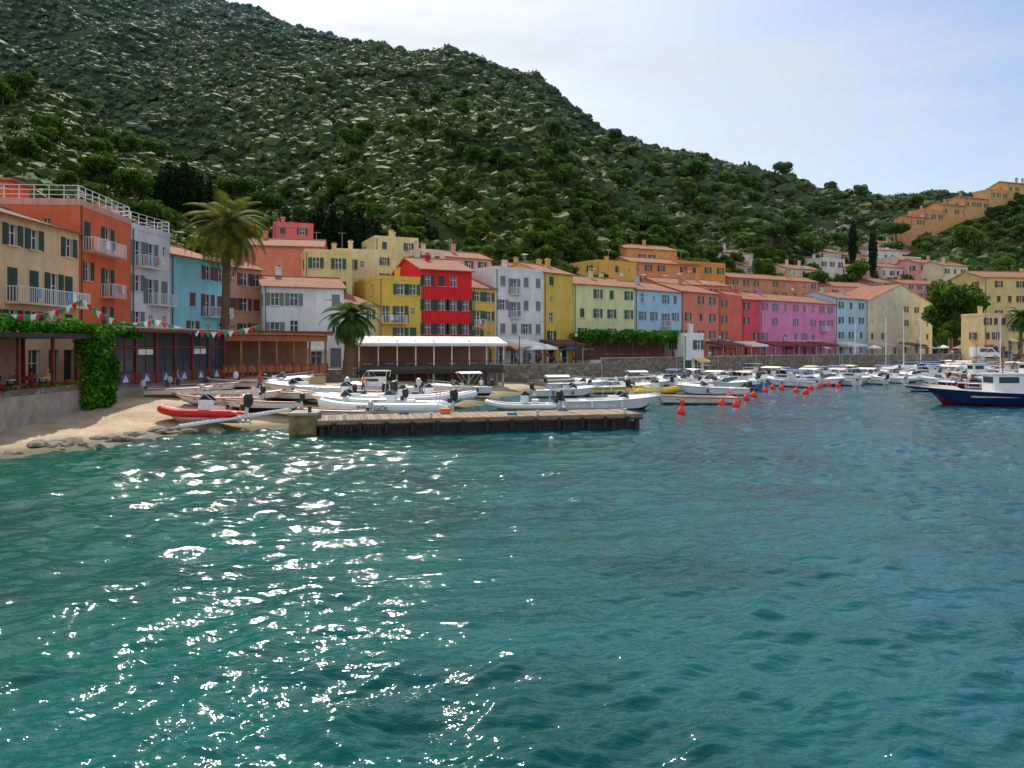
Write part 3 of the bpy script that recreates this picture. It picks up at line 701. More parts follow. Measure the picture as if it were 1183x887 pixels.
mb.obj('deck',parent=E); aw.obj('awning',parent=E)
p0=W(682,110);p1=W(792,116)
E=pavilion('ivy_terrace_restaurant',p0,p1,3.0,6.3,5,7,REDWOOD,M('white_render',S(225,220,215)),glazed=False,rail=True)
L=math.hypot(p1[0]-p0[0],p1[1]-p0[1]); R=random.Random(3); mb=MB()
leaves(mb,[((x,y,6.7+.3*math.sin(x)),(1,1,.55)) for x in np.arange(-.5,L+.5,1.1) for y in(-.6,1,2.6,4.2)],6000,.2,LI)
leaves(mb,[((x,-.7,6.1+.3*math.sin(x*2)),(.8,.3,.5)) for x in np.arange(-.5,L,1.1)],2500,.18,LI)
mb.obj('climbing_ivy',E.location,E.rotation_euler.z)
building('white_kiosk',790,113,813,114.5,6.6,C(235,235,235),roof='flat',zb=.5,cols=2,depth=5,nf=2)
def canopy(px,d,w,col,z=2.6,rz=.7,h=2.8):
    x,y=W(px,d); mb=MB(); m=M('canopy_cloth',col,.8,.1)
    for sx in(-1,1):
        for sy in(-1,1): mb.tube([(sx*w/2,sy*1.6,0),(sx*w/2,sy*1.6,h)],.06,METAL,5)
    mb.face([(-w/2-.3,-1.9,h-.1),(w/2+.3,-1.9,h-.1),(w/2+.3,1.9,h+.6),(-w/2-.3,1.9,h+.6)],m)
    mb.face([(-w/2-.3,-1.9,h-.1),(w/2+.3,-1.9,h-.1),(w/2+.3,-1.9,h-.45),(-w/2-.3,-1.9,h-.45)],m)
    for sx in(-1,1): mb.face([(sx*(w/2+.3),-1.9,h-.1),(sx*(w/2+.3),1.9,h+.6),(sx*(w/2+.3),1.9,h+.2),(sx*(w/2+.3),-1.9,h-.45)],m)
    for i in range(int(w/2)): table_set(mb,-w/2+1+i*2,0,0)
    mb.obj('cafe_canopy',(x,y,z),rz)
for px,w,col in [(605,4,C(235,230,220)),(650,5,C(90,50,45)),(838,6,C(90,75,65)),(868,5,C(235,225,215)),(898,7,C(130,50,58)),(925,7,C(140,50,66)),(950,6,C(125,50,58)),(985,6,C(230,225,220)),(1020,7,C(200,190,180)),(1055,6,C(110,90,80))]:
    canopy(px,drow(px)-6.5,w,col)
def parasol(px,d,z,col):
    x,y=W(px,d); mb=MB(); mb.tube([(0,0,0),(0,0,2.6)],.04,METAL,6); m=M('parasol_cloth',col,.8,.08); n=8
    for i in range(n):
        a=2*math.pi*i/n;b_=2*math.pi*(i+1)/n
        mb.face([(0,0,2.75),(1.5*math.cos(a),1.5*math.sin(a),2.15),(1.5*math.cos(b_),1.5*math.sin(b_),2.15)],m)
        mb.face([(1.5*math.cos(a),1.5*math.sin(a),2.15),(1.5*math.cos(b_),1.5*math.sin(b_),2.15),(1.5*math.cos(b_),1.5*math.sin(b_),1.95),(1.5*math.cos(a),1.5*math.sin(a),1.95)],m)
    mb.box(0,0,.05,.5,.5,.1,CONC); mb.obj('parasol',(x,y,z))
for px,d,c_ in [(618,101,C(240,240,235)),(632,103,C(240,240,235)),(655,106,C(60,80,130)),(1090,165,C(240,240,240)),(1010,158,C(235,235,235)),(1110,160,C(235,230,220))]: parasol(px,d,2.6,c_)
def lamp(px,d,z):
    x,y=W(px,d); mb=MB(); mb.tube([(0,0,0),(0,0,.5),(0,0,4.2)],[.12,.07,.05],BLACK,8); mb.tube([(0,0,4.0),(.0,-.5,4.4),(0,-.7,4.2)],.03,BLACK,5)
    mb.tube([(0,-.7,4.25),(0,-.7,4.15),(0,-.7,3.75)],[.05,.24,.14],M('lamp_glass',(.7,.68,.6),.3),8); mb.obj('street_lamp',(x,y,z))
for px,d in [(600,98),(665,105),(755,122),(830,131),(905,146),(965,158),(1060,158),(1120,155)]: lamp(px,d,2.6)
def vehicle(name,px,d,z,rz,col,L,H,van):
    x,y=W(px,d); mb=MB(); m=M('vehicle_paint',col,.3,.05); wd=.9
    prof=[(-L/2,.35),(-L/2,H*(.98 if van else .55)),(-L/2+.15,H) if van else (-L*.3,H*.95),(L*.18,H),(L*.33,H*.6),(L/2-.1,H*.5),(L/2,.35)]
    for s in(-1,1): mb.face([(p[0],s*wd,p[1]) for p in prof],m)
    for p,q in zip(prof,prof[1:]+prof[:1]): 
        mb.face([(p[0],-wd,p[1]),(q[0],-wd,q[1]),(q[0],wd,q[1]),(p[0],wd,p[1])],GLASS if p==prof[3] else m)
    for s in(-1,1):
        mb.face([(-L*.25,s*(wd+.01),H*.58),(L*.28,s*(wd+.01),H*.58),(L*.17,s*(wd+.01),H*.92),(-L*.25,s*(wd+.01),H*.9)],GLASS)
        for wx in(-L*.3,L*.3): mb.tube([(wx,s*(wd-.18),.33),(wx,s*(wd+.03),.33)],.33,BLACK,14); mb.tube([(wx,s*(wd+.03),.33),(wx,s*(wd+.05),.33)],.18,METAL,10)
    mb.obj(name,(x,y,z),rz)
vehicle('parked_van',1138,146,2.6,-.2,(.75,.75,.75),4.9,2.2,True); vehicle('parked_car',1160,148,2.6,-.1,S(60,70,90),4.2,1.5,False); vehicle('parked_car',1105,158,2.6,2.9,S(150,150,155),4.2,1.5,False)
mb=MB(); R=random.Random(2)
pA=[W(-40,38)+(Zy(350,38),),W(95,47)+(Zy(345,47),),W(178,55)+(Zy(368,55),),W(300,64)+(Zy(375,64),)]
cols3=[M('flag_green',S(30,150,90),.8),M('flag_white',S(240,240,240),.8),M('flag_red',S(215,50,45),.8)]
for a_,b_ in zip(pA,pA[1:]):
    k=18; pr=None
    for i in range(k+1):
        t=i/k; p=Vector(a_).lerp(Vector(b_),t)+Vector((0,0,-.8*4*t*(1-t))); 
        if pr is not None:
            mb.tube([pr,p],.012,WHITE,3); q=(p-pr)*.36; q.x+=.1; mid=(p+pr)/2
            mb.face([mid-q,mid+q,mid+Vector((R.uniform(-.1,.1),R.uniform(-.1,.1),-.5))],cols3[i%3])
        pr=p
mb.obj('bunting_flags')
# ---------------------------------------------------------------- jetty
p0=W(366,41);p1=W(742,45.5); L=math.hypot(p1[0]-p0[0],p1[1]-p0[1]); a=math.atan2(p1[1]-p0[1],p1[0]-p0[0])
E=empty('jetty',(p0[0],p0[1],0),a); mb=MB(); wd=3.4; R=random.Random(6); zt=.88
k=int(L/.2)
PL=[OLDWOOD,M('weathered_planks',S(124,104,84),.85,.3,3),M('weathered_planks',S(156,134,110),.85,.3,3)]
for i in range(k): mb.box((i+.5)*.2,wd/2+R.uniform(-.02,.02),zt+R.uniform(-.006,.006),.185,wd,.05,R.choice(PL))
dk=MB(); DKM=M('tarred_beam',(.03,.026,.022),.7,.4)
for y in(.02,wd/2,wd-.02): dk.box(L/2,y,zt-.18,L,.2,.3,DKM)
dk.box(L/2,-.1,zt-.1,L,.06,.22,OLDWOOD)
for i in range(13):
    for y in(.15,wd-.15): dk.tube([(.3+(L-.6)*i/12,y,-2),(.3+(L-.6)*i/12,y,zt-.1)],.17,DKM,8)
    dk.tube([(.9+(L-1.2)*i/12.5,-.18,zt-.75),(.9+(L-1.2)*i/12.5,-.18,zt-.1)],.1,BLACK,8)
for x in(1.5,L*.33,L*.66,L-1): dk.tube([(x,.35,zt),(x,.35,zt+.25),(x,.35,zt+.32)],[.09,.09,.14],METAL,8)
for x,y_ in((5,2.6),(11.2,.6),(15,2.7)):
    dk.tube([(x+.28*math.cos(t*.9),y_+.28*math.sin(t*.9),zt+.05+.008*t) for t in range(16)],.035,M('blue_rope',S(60,110,160),.9),5)
dk.box(7.5,2.5,zt+.2,.6,.4,.32,M('orange_crate',S(220,120,50),.6)); dk.box(L/2,wd/2,.15,L-.6,wd-.5,.5,DKM)
mb.obj('deck_planks',parent=E); dk.obj('frame_and_piles',parent=E)
mb=MB(); mb.box(0,0,.3,1.5,1.9,1.7,M('mossy_concrete',S(128,118,80),.95,.5,2,.6)); mb.box(0,0,1.21,1.6,2,.14,CONC); mb.tube([(.3,-.4,1.25),(.3,-.4,1.55),(.3,-.4,1.62)],[.1,.1,.16],DARK,8)
x,y=W(353,42.5); mb.obj('concrete_mooring_block',(x,y,0),.1)
mb=MB(); g0=Vector((*W(207,42.5),.45)); g1=Vector((*W(335,45.5),1.15)); dv=(g1-g0); sd=dv.cross(Vector((0,0,1))).normalized()*.35
for s in(-1,1): mb.tube([g0+sd*s,g1+sd*s],.09,GEL,4)
for i in range(22): c=g0.lerp(g1,(i+.5)/22); mb.tube([c-sd,c+sd],.05,METAL,4)
mb.obj('gangway')
# ---------------------------------------------------------------- boats
def hull(mb,L,B,H,hc,ic,bc,tc=.6,rail=None,floor=.25,yoff=0):
    n=16; st=[]
    for i in range(n+1):
        t=i/n; b_=B/2*(.86+.14*min(1,t/.45)) if t<.45 else B/2*(1-((t-.45)/.55)**2.4); b_=max(b_,.015)
        zg=H*(.82+.38*t*t); zk=-.28*H; 
        if t>.72: zk+=((t-.72)/.28)**2.2*(zg*.75+.28*H)
        x=(t-.5)*L; xr=x-.07*L*t**5; zc=zk+.36*(zg-zk)
        zf=H*floor if t<tc else zg+.05
        st.append([( (x-.1*L*t**6),0,zk),(xr,b_*.78,zc),(x,b_,zg),(x-.03,max(b_-.09,.0),zg+.03),(x-.05,max(b_-.16,.0),zf),(x-.05,0,zf+(.06*B if t>=tc else 0))])
    for a_,b2 in zip(st,st[1:]):
        for s in(-1,1):
            for j,mt in enumerate((bc,hc,GEL if rail is None else rail,ic,ic)):
                P=[a_[j],b2[j],b2[j+1],a_[j+1]]; mb.face([(p[0],p[1]*s,p[2]) for p in (P if s>0 else P[::-1])],mt)
    for s in(-1,1): 
        P=[st[0][j] for j in range(6)]; mb.face([(p[0],p[1]*s,p[2]) for p in P[:4]]+[(st[0][0][0],0,st[0][3][2])],hc)
        mb.tube([(q[2][0],q[2][1]*s,q[2][2]-.03) for q in st],.035,rail or METAL,5,False)
    return st
def outboard(mb,x,y,z,col=BLACK,s=1.0):
    mb.tube([(x-.28*s,y,z-.05*s),(x-.3*s,y,z+.05*s),(x-.3*s,y,z+.35*s),(x-.26*s,y,z+.55*s),(x-.22*s,y,z+.62*s)],[.1*s,.2*s,.24*s,.2*s,.06*s],col,10)
    mb.tube([(x-.25*s,y,z),(x-.22*s,y,z-.75*s)],[.11*s,.07*s],METAL,6); mb.box(x-.08*s,y,z-.05,.25*s,.2*s,.25*s,BLACK)
    mb.tube([(x-.45*s,y,z-.72*s),(x-.05*s,y,z-.72*s)],[.05*s,.08*s],METAL,6)
    for i in range(3): mb.box(x-.47*s,y+.09*math.cos(i*2.1)*s,z-.72*s+.09*math.sin(i*2.1)*s,.02,.08*s,.14*s,METAL,0,i*2.1)
def windshield(mb,x,w,z,h=.45):
    mb.face([(x-.35,-w/2,z+h),(x-.35,w/2,z+h),(x,w/2,z),(x,-w/2,z)],GLASS)
    for s in(-1,1): mb.face([(x,s*w/2,z),(x-.35,s*w/2,z+h),(x-.9,s*w/2,z)],GLASS); mb.tube([(x,s*w/2,z),(x-.35,s*w/2,z+h),(x-.9,s*w/2,z)],.02,METAL,4)
    mb.tube([(x-.35,-w/2,z+h),(x-.35,w/2,z+h)],.02,METAL,4)
def boat(kind,loc,L,hd,hc=(.8,.8,.79),cover=None,roll=0,seed=0):
    r=random.Random(seed); mb=MB(); B=L*.36 if kind!='fishing' else L*.32; H=.8*(L/6)**.6
    hm=M('hull_paint',hc,.28,.06,1.5,.02) ; an=M('antifouling',r.choice([S(30,60,120),S(120,30,30),S(25,45,70),S(190,190,190)]),.6)
    if kind=='rib':
        H=.55; hull(mb,L*.94,B*.72,H*.8,GEL,M('grey_deck',S(170,172,172),.6),GEL,.75)
        tm=M('inflatable_fabric',hc,.5,.05,2,.05); r0=.26*(L/6); pts=[]
        for i in range(9): pts.append((-L/2+L*.62*i/8,-B/2+r0,H*.75))
        for i in range(1,12):
            an_=math.pi*i/12; pts.append((L*.12+L*.36*math.sin(an_),-(B/2-r0)*math.cos(an_),H*.75+.28*math.sin(an_)**2))
        for i in range(9): pts.append((L*.12-L*.62*i/8,B/2-r0,H*.75))
        mb.tube(pts,[r0*.35]+[r0]*(len(pts)-2)+[r0*.35],tm,12)
        st=cover or S(60,60,65); mb.tube([(p[0],p[1]*(1+.0),p[2]+r0*.99) for p in pts[2:-2]],.05,M('tube_trim',st,.5),4)
        mb.box(-L*.05,0,H+.25,.6,.7,.9,GEL); windshield(mb,.05,.7,H+.7,.35); mb.box(-L*.2,0,H+.1,.5,.8,.55,M('seat_vinyl',r.choice([S(230,228,220),S(60,70,90)]),.5))
        mb.tube([(-L*.4,-B*.3,H),(-L*.42,-B*.3,H+1.3),(-L*.42,B*.3,H+1.3),(-L*.4,B*.3,H)],.03,METAL,5)
        outboard(mb,-L/2+.1,0,H+.35,BLACK,1.25)
    elif kind=='row':
        hull(mb,L,B*1.05,H*.75,hm,M('boat_inner',S(205,200,190),.6),an,.88,rail=WOOD)
        for x in(-.3,-.02,.22): mb.box(x*L,0,H*.5,.28,B*.8,.05,WOOD)
        for s in(-1,1): mb.tube([(-.3*L,s*.2,H*.6),(.3*L,s*.3,H*.68)],.03,WOOD,5)
        if r.random()<.5: outboard(mb,-L/2,0,H*.8,r.choice([BLACK,METAL]),.8)
    elif kind=='fishing':
        hull(mb,L,B,H*1.15,hm,M('boat_deck',S(190,180,165),.6),an,.7,rail=GEL,floor=.55); h=H*1.15
        cb=GEL; cx=-.12*L
        mb.box(cx,0,h+.55,L*.22,B*.5,1.5,cb); mb.box(cx,0,h+1.36,L*.26,B*.58,.1,cb)
        for s in(-1,1): mb.box(cx,s*(B*.25+.005),h+.85,L*.15,.02,.5,GLASS)
        mb.box(cx+L*.11+.005,0,h+.85,.02,B*.4,.5,GLASS)
        mb.tube([(cx,0,h+1.4),(cx,0,h+4.2)],[.07,.04],WOOD,6); mb.tube([(cx,0,h+1.9),(cx-L*.28,0,h+3.2)],.04,WOOD,5); mb.tube([(cx,0,h+4.1),(L*.46,0,h+.3)],.012,METAL,3)
        for s in(-1,1):
            pr=[(L*(.05+.09*i),s*B*(.5-.035*i*i*.6)-.0,h*(1+.06*i)) for i in range(5)]
            for p in pr: mb.tube([p,(p[0],p[1],p[2]+.6)],.02,METAL,4)
            mb.tube([(p[0],p[1],p[2]+.6) for p in pr],.02,METAL,4)
        mb.tube([(-L*.42,-B*.35,h),(-L*.42,-B*.35,h+1.7),(-L*.42,B*.35,h+1.7),(-L*.42,B*.35,h)],.035,METAL,5)
        for i in range(5): mb.tube([(L*(-.4+.03*i),B*.2-.25*i,h*.7),(L*(-.4+.03*i),B*.2-.25*i,h*.7+.4)],[.25,.2],M('net_pile',r.choice([S(200,100,40),S(50,120,90),S(220,200,60)]),.9),8)
        for i in range(4): mb.tube([(L*(-.3+.16*i),-B*.5-.08,h*.35),(L*(-.3+.16*i),-B*.52-.08,h*.75)],[.11,.11],r.choice([WHITE,M('fender_orange',S(235,90,30))]),8)
    else:
        hull(mb,L,B,H,hm,M('boat_deck_white',(.72,.72,.7),.5),an,.55); hz=H
        if kind=='cabin':
            mb.box(.1*L,0,hz+.32,L*.3,B*.62,.7,GEL); mb.box(.03*L,0,hz+1.2,L*.3,B*.66,.07,GEL)
            for s in(-1,1):
                mb.box(.1*L,s*(B*.31+.006),hz+.42,L*.2,.02,.24,GLASS)
                for x in(-.1,.16): mb.tube([(x*L,s*B*.3,hz+.6),(x*L-.1,s*B*.3,hz+1.2)],.03,METAL,4)
            windshield(mb,.24*L,B*.55,hz+.66,.5)
        else:
            mb.box(.0*L,0,H*.7,.7,.75,.95,GEL); windshield(mb,.14*L,B*.66,hz+.1,.42)
            mb.box(.24*L,0,hz*1.02,L*.22,B*.5,.1,M('sun_cushion',r.choice([S(235,232,225),S(60,90,150),S(190,170,140)]),.7))
            mb.box(-.3*L,0,H*.6,.5,B*.7,.4,M('seat_vinyl',S(230,228,220),.5))
        for s in(-1,1):
            pr=[(L*(.12+.09*i),s*B*(.42-.02*i*i),H*(.95+.06*i)) for i in range(4)]+[(L*.5,0,H*1.22)]
            for p in pr: mb.tube([p,(p[0],p[1],p[2]+.38)],.014,METAL,4)
            mb.tube([(p[0],p[1],p[2]+.38) for p in pr],.016,METAL,4)
        if cover is not None:
            cm=M('canvas_cover',cover,.8,.1); z=H+1.15
            for s in(-1,1):
                mb.tube([(-.15*L,s*B*.42,H*.9),(-.32*L,s*B*.4,z)],.018,METAL,4); mb.tube([(-.15*L,s*B*.42,H*.9),(.0*L,s*B*.4,z)],.018,METAL,4)
            for j in range(6):
                y0=-B*.42+B*.84*j/6;y1=y0+B*.14; f=lambda y:z+.18*(1-(y/(B*.42))**2)
                mb.face([(-.34*L,y0,f(y0)),(.02*L,y0,f(y0)),(.02*L,y1,f(y1)),(-.34*L,y1,f(y1))],cm)
        if r.random()<.35: mb.tube([(-.1*L,0,H),(-.12*L,0,H+3.2)],.018,METAL,4)
        outboard(mb,-L/2,0,H*.95,r.choice([BLACK,BLACK,METAL,GEL]),1.0)
        for s in(-1,1):
            for x in(-.25,.05): mb.tube([(x*L,s*(B*.5+.06),H*.3),(x*L,s*(B*.5+.06),H*.75)],.09,r.choice([WHITE,M('fender_blue',S(40,70,140))]),7)
    nm={'rib':'inflatable_boat','row':'rowing_boat','fishing':'fishing_boat','cabin':'cabin_boat','open':'motorboat'}[kind]
    o=mb.obj(nm,loc,math.radians(hd)); o.rotation_euler[0]=roll; return o
def wb(kind,px,y,L,hd,**k):
    d=F*5/(y-400); X,Y=W(px,d); return boat(kind,(X,Y,.0 if kind!='rib' else -.05),L,hd,seed=int(px*3+y),**k)
RB=random.Random(77)
wb('open',708,473,7.8,5); wb('row',800,466,7.4,185); wb('rib',602,474,5.5,175,hc=(.75,.75,.74)); wb('open',655,458,6.5,8,cover=S(235,235,230)); wb('open',722,454,7,4,hc=S(235,190,40))
wb('cabin',620,444,6.5,200); wb('open',690,447,6.5,170); wb('open',745,449,6.5,10,cover=S(225,225,225)); wb('open',668,450,7,-8); wb('rib',760,455,6.5,20,hc=S(225,190,50)); wb('open',820,456,7.4,172)
for px,y in [(596,440),(640,439),(668,441),(765,441),(790,444),(812,449),(838,441),(800,437),(826,437),(850,435),(868,435),(890,432),(925,430),(940,428),(1005,427),(1025,428),(978,427),(1045,427),(1000,426),(1030,426),(1080,428),(1100,430),(1125,430),(1150,432),(1172,430),(915,429),(1090,434),(1115,436),(1140,438),(1062,431)]:
    kd=RB.choice(['open','open','cabin','open','row','rib']); wb(kd,px+RB.uniform(-4,4),y,RB.uniform(6,8.2),RB.choice([0,180])+RB.uniform(-35,35),hc=RB.choice([(.8,.8,.79)]*8+[S(60,110,180),S(30,50,90)]),cover=RB.choice([None,None,S(235,232,225),S(50,80,140),S(200,190,170)]))
for i in range(34):
    t=(i+.5)/34; (xa,ya),(xb,yb)=(14,101),(98,153)
    X=xa+(xb-xa)*t; Y=ya+(yb-ya)*t; ang=math.degrees(math.atan2(yb-ya,xb-xa))-90
    nx_,ny_=math.sin(math.radians(ang+90)),-math.cos(math.radians(ang+90))
    for row,off in((0,9.5),(1,18)):
        if row and (RB.random()<.3 or t>.65): continue
        kd=RB.choice(['open','open','cabin','open','rib'])
        boat(kd,(X+nx_*off,Y+ny_*off,0),RB.uniform(5.8,7.6),ang+RB.uniform(-10,10)+RB.choice([0,180]),seed=i*5+row,hc=RB.choice([(.8,.8,.79)]*9+[S(60,110,180)]),cover=RB.choice([None,S(235,232,225),S(60,90,150),S(205,195,175),S(235,232,225)]))
for i in range(20):
    X=100+i*5; Y=146-i*.8+RB.uniform(-2,2); boat(RB.choice(['open','cabin','cabin','row']),(X,Y,0),RB.uniform(6.5,8.5),RB.uniform(160,200),seed=i+400,hc=RB.choice([(.8,.8,.79)]*7+[S(40,70,120)]),cover=RB.choice([None,S(235,232,225),S(60,90,150)]))
wb('fishing',1140,468,11,178,hc=S(22,34,84)); wb('open',1110,450,6.5,185,hc=S(130,30,35)); wb('cabin',1160,446,7.5,180); wb('open',1088,444,6,170); wb('fishing',1180,440,10,178,hc=S(200,200,205)); wb('fishing',1120,440,8.5,184,hc=S(200,120,50)); wb('row',1072,452,5.5,175,hc=S(40,70,140))
def bb(kind,px,d,L,hd,roll=.0,**k):
    X,Y=W(px,d); z=zbeach(X,Y); return boat(kind,(X,Y,max(z,0)+.22),L,hd,roll=roll,seed=int(px),**k)
bb('rib',232,45,5.4,172,roll=.12,hc=S(215,30,30),cover=S(240,240,240))
bb('row',250,50,5.5,195,roll=-.15); bb('row',285,53,5.5,10,roll=.1); bb('row',330,55,6,165,hc=S(220,225,230)); bb('row',300,49,5.2,176,roll=.12)
rib=bb('rib',445,51.5,9,178,cover=S(60,70,90)); bb('rib',395,55,7.5,170,hc=(.75,.76,.78)); bb('open',350,58,6.5,175); bb('rib',470,57,7.5,15,hc=(.78,.78,.78)); bb('row',420,61,5,190,hc=S(90,130,190)); bb('row',240,56,5,5); bb('row',380,48.5,5,178)
bb('row',505,66,5,20); bb('row',455,66,5,160,hc=S(80,130,180)); bb('open',410,52.5,6.5,182); bb('rib',500,60,7,12,hc=(.8,.8,.8)); bb('open',320,62,6,8); bb('row',270,60,5,170); bb('open',530,70,6,200,cover=S(230,230,225)); bb('cabin',440,64,6,175); bb('row',210,52.5,4.6,12)
cu=bpy.data.curves.new('boat_lettering','FONT'); cu.body='BIBA GOL'; cu.size=.5; cu.extrude=.004; cu.materials.append(BLACK)
t=bpy.data.objects.new('boat_lettering',cu); sc.collection.objects.link(t); t.parent=rib
t.matrix_parent_inverse=Matrix(); t.location=(1.6,1.68,.27); t.rotation_euler=(math.radians(90),0,math.radians(180))
def yacht(px,y,L,hd):
    d=F*5/(y-400); X,Y=W(px,d); mb=MB(); hull(mb,L,L*.3,1.0,GEL,M('boat_deck_white',(.72,.72,.7),.5),M('antifouling',S(30,60,120),.6),.3); mb.box(.05*L,0,1.15,L*.3,L*.14,.4,GEL)
    mb.tube([(.08*L,0,1),(.08*L,0,L*1.35)],[.1,.08],WHITE,6); mb.tube([(.08*L,0,2),(-.35*L,0,2.05)],.06,METAL,6); mb.tube([(.06*L,0,2.15),(-.33*L,0,2.2)],[.14,.1],M('sail_cover',S(40,60,120)),6)
    for e in((.48*L,0,1.2),(-.5*L,0,1),(0.08*L,.14*L,1),(.08*L,-.14*L,1)): mb.tube([(.08*L,0,L*1.33),e],.018,METAL,3)
    mb.obj('sailing_yacht',(X,Y,0),math.radians(hd))
yacht(1048,430,9,185); yacht(1068,429,9,175); yacht(1020,429,8,10); yacht(985,429,7,10); yacht(1160,431,8,170)
BR=M('red_buoy_plastic',S(240,46,26),.4,.06)
mb0=MB(); mb0.tube([(0,0,-.25),(0,0,-.12),(0,0,.08),(0,0,.28),(0,0,.42),(0,0,.5),(0,0,.56)],[.08,.24,.3,.26,.13,.06,.05],BR,12); 
for i in range(4): mb0.tube([(.06*math.cos(i*1.57),.06*math.sin(i*1.57),.56),(.09*math.cos(i*1.57),.09*math.sin(i*1.57),.66)],.015,BR,4)
bm_=mb0.mesh('mooring_buoy',True)
for px,y in [(787,478),(788,467),(834,468),(843,460),(852,465),(871,458),(884,453),(903,450),(931,455),(937,450),(948,448),(957,446),(968,447),(985,443),(992,441),(1014,439),(1022,440),(1040,438),(1058,437),(920,453),(862,462),(1003,442),(975,444),(1030,438),(850,470),(893,449),(1046,438),(1068,436),(912,446)]:
    d=F*5/(y-400); X,Y=W(px,d); place(bm_,'mooring_buoy',(X,Y,0),px,None,1.1)
WBm=MB(); WBm.tube([(0,0,-.15),(0,0,-.04),(0,0,.08),(0,0,.16)],[.05,.14,.14,.04],WHITE,10); X,Y=W(637,40); WBm.obj('white_float',(X,Y,0),smooth=True)
# ---------------------------------------------------------------- people
def person_mesh(pose):
    J={}; E=[]
    def j(n,p,r,par=None):
        J[n]=(len(J),Vector(p),r); 
        if par: E.append((J[par][0],J[n][0]))
    sit=pose=='sit'; o=.45 if sit else .93
    j('pel',(0,0,o),.135); j('sp',(0,.01,o+.2),.12,'pel'); j('ch',(0,.0,o+.42),.135,'sp'); j('nk',(0,0,o+.56),.055,'ch'); j('hd',(0,-.01,o+.64),.05,'nk')
    for s,n in((-1,'l'),(1,'r')):
        j('sh'+n,(s*.17,0,o+.49),.06,'ch')
        if pose=='stand': el,wr=(s*.24,.02,o+.2),(s*.25,-.06,o-.04)
        elif pose=='walk': el,wr=(s*.23,.06*s,o+.2),(s*.23,.2*s-.08,o-.0)
        else: el,wr=(s*.25,-.1,o+.24),(s*.14,-.34,o+.3)
        j('el'+n,el,.043,'sh'+n); j('wr'+n,wr,.03,'el'+n)
        dv=(Vector(wr)-Vector(el)).normalized(); pm=Vector(wr)+dv*.07; j('pm'+n,pm,.034,'wr'+n)
        for f_ in range(4): 
            q=pm+dv*.045+Vector((0,(f_-1.5)*.02,0)); j('f%d'%f_+n,q,.01,'pm'+n); j('g%d'%f_+n,q+dv*(.035+.006*(f_%3))+Vector((-s*.012,0,0)),.008,'f%d'%f_+n)
        j('th'+n,Vector(wr)+dv*.06+Vector((-s*.02,-.05,0)),.01,'pm'+n)
        j('hp'+n,(s*.095,0,o-.06),.1,'pel')
        if sit: kn,ak,to=(s*.13,-.42,o+.02),(s*.13,-.4,.08),(s*.14,-.56,.04)
        elif pose=='walk': kn,ak,to=(s*.1,-.14*s-.04,.5),(s*.1,-.25*s+.03,.1),(s*.11,-.25*s-.14,.04)
        else: kn,ak,to=(s*.11,-.02,.5),(s*.12,.02,.09),(s*.14,-.15,.04)
        j('kn'+n,kn,.062,'hp'+n); j('ak'+n,ak,.04,'kn'+n); j('to'+n,to,.035,'ak'+n)
    me=bpy.data.meshes.new('skel'); me.from_pydata([v[1] for v in J.values()],E,[]); ob=bpy.data.objects.new('skel',me); sc.collection.objects.link(ob)
    ob.modifiers.new('skin','SKIN'); ss_=ob.modifiers.new('sub','SUBSURF'); ss_.levels=1
    for i,vv in enumerate(J.values()): me.skin_vertices[0].data[i].radius=(vv[2],vv[2]*.85); me.skin_vertices[0].data[i].use_root=(i==0)
    dg=bpy.context.evaluated_depsgraph_get(); ev=ob.evaluated_get(dg); m2=bpy.data.meshes.new_from_object(ev)
    verts=[tuple(v.co) for v in m2.vertices]; faces=[tuple(p.vertices) for p in m2.polygons]; bpy.data.objects.remove(ob)
    return verts,faces,o
poses={k:person_mesh(k) for k in('stand','walk','sit')}
def person(name,loc,rz,pose,skin,top,bot,hair,bare=False):
    verts,faces,o=poses[pose]; mb=MB(); sk=M('skin',skin,.55,.06); tp=M('shirt_cloth',top,.85,.1); bt=M('trouser_cloth',bot,.85,.1); hr=M('hair',hair,.7,.2); shm=M('shoe',S(60,50,45),.7)
    mb.v=list(verts)
    for f_ in faces:
        c=sum((Vector(verts[i]) for i in f_),Vector())/len(f_); z=c.z-o
        if pose=='sit': lower=(z<.06 and c.y<.2 and not(c.z<.1)); 
        else: lower=-.42<z<.06 and abs(c.x)<.2
        torso=.06<=z<.53 and abs(c.x)<(.21 if z>.3 else .15) and c.y>-.17
        m=bt if lower else (tp if torso and not bare else (shm if c.z<.07 else sk))
        mb.f.append(f_); mb.m.append(mb.mi(m))
    hz=o+.74
    def ell(cx,cy,cz,rx,ry,rz_,mat,n=10,cut=None):
        n0=len(mb.v); k=8
        for i in range(k+1):
            th=math.pi*i/k
            for j_ in range(n):
                ph=2*math.pi*j_/n; mb.v.append((cx+rx*math.sin(th)*math.cos(ph),cy+ry*math.sin(th)*math.sin(ph),cz+rz_*math.cos(th)))
        for i in range(k):
            for j_ in range(n):
                q=(n0+i*n+j_,n0+i*n+(j_+1)%n,n0+(i+1)*n+(j_+1)%n,n0+(i+1)*n+j_)
                if cut and not cut(mb.v[q[0]]): continue
                mb.f.append(q); mb.m.append(mb.mi(mat))
    ell(0,0,hz,.076,.095,.118,sk); ell(0,-.095,hz-.01,.013,.02,.02,sk,6); ell(0,.012,hz+.018,.084,.1,.118,hr,10,lambda p:p[2]>hz+.02 or p[1]>.02)
    for s in(-1,1): ell(s*.03,-.083,hz+.012,.011,.01,.008,BLACK,6); ell(s*.078,.0,hz,.012,.02,.03,sk,6)
    ell(0,-.088,hz-.05,.022,.008,.007,M('lips',S(170,80,75),.5),6)
    mb.obj(name,loc,rz,smooth=True)
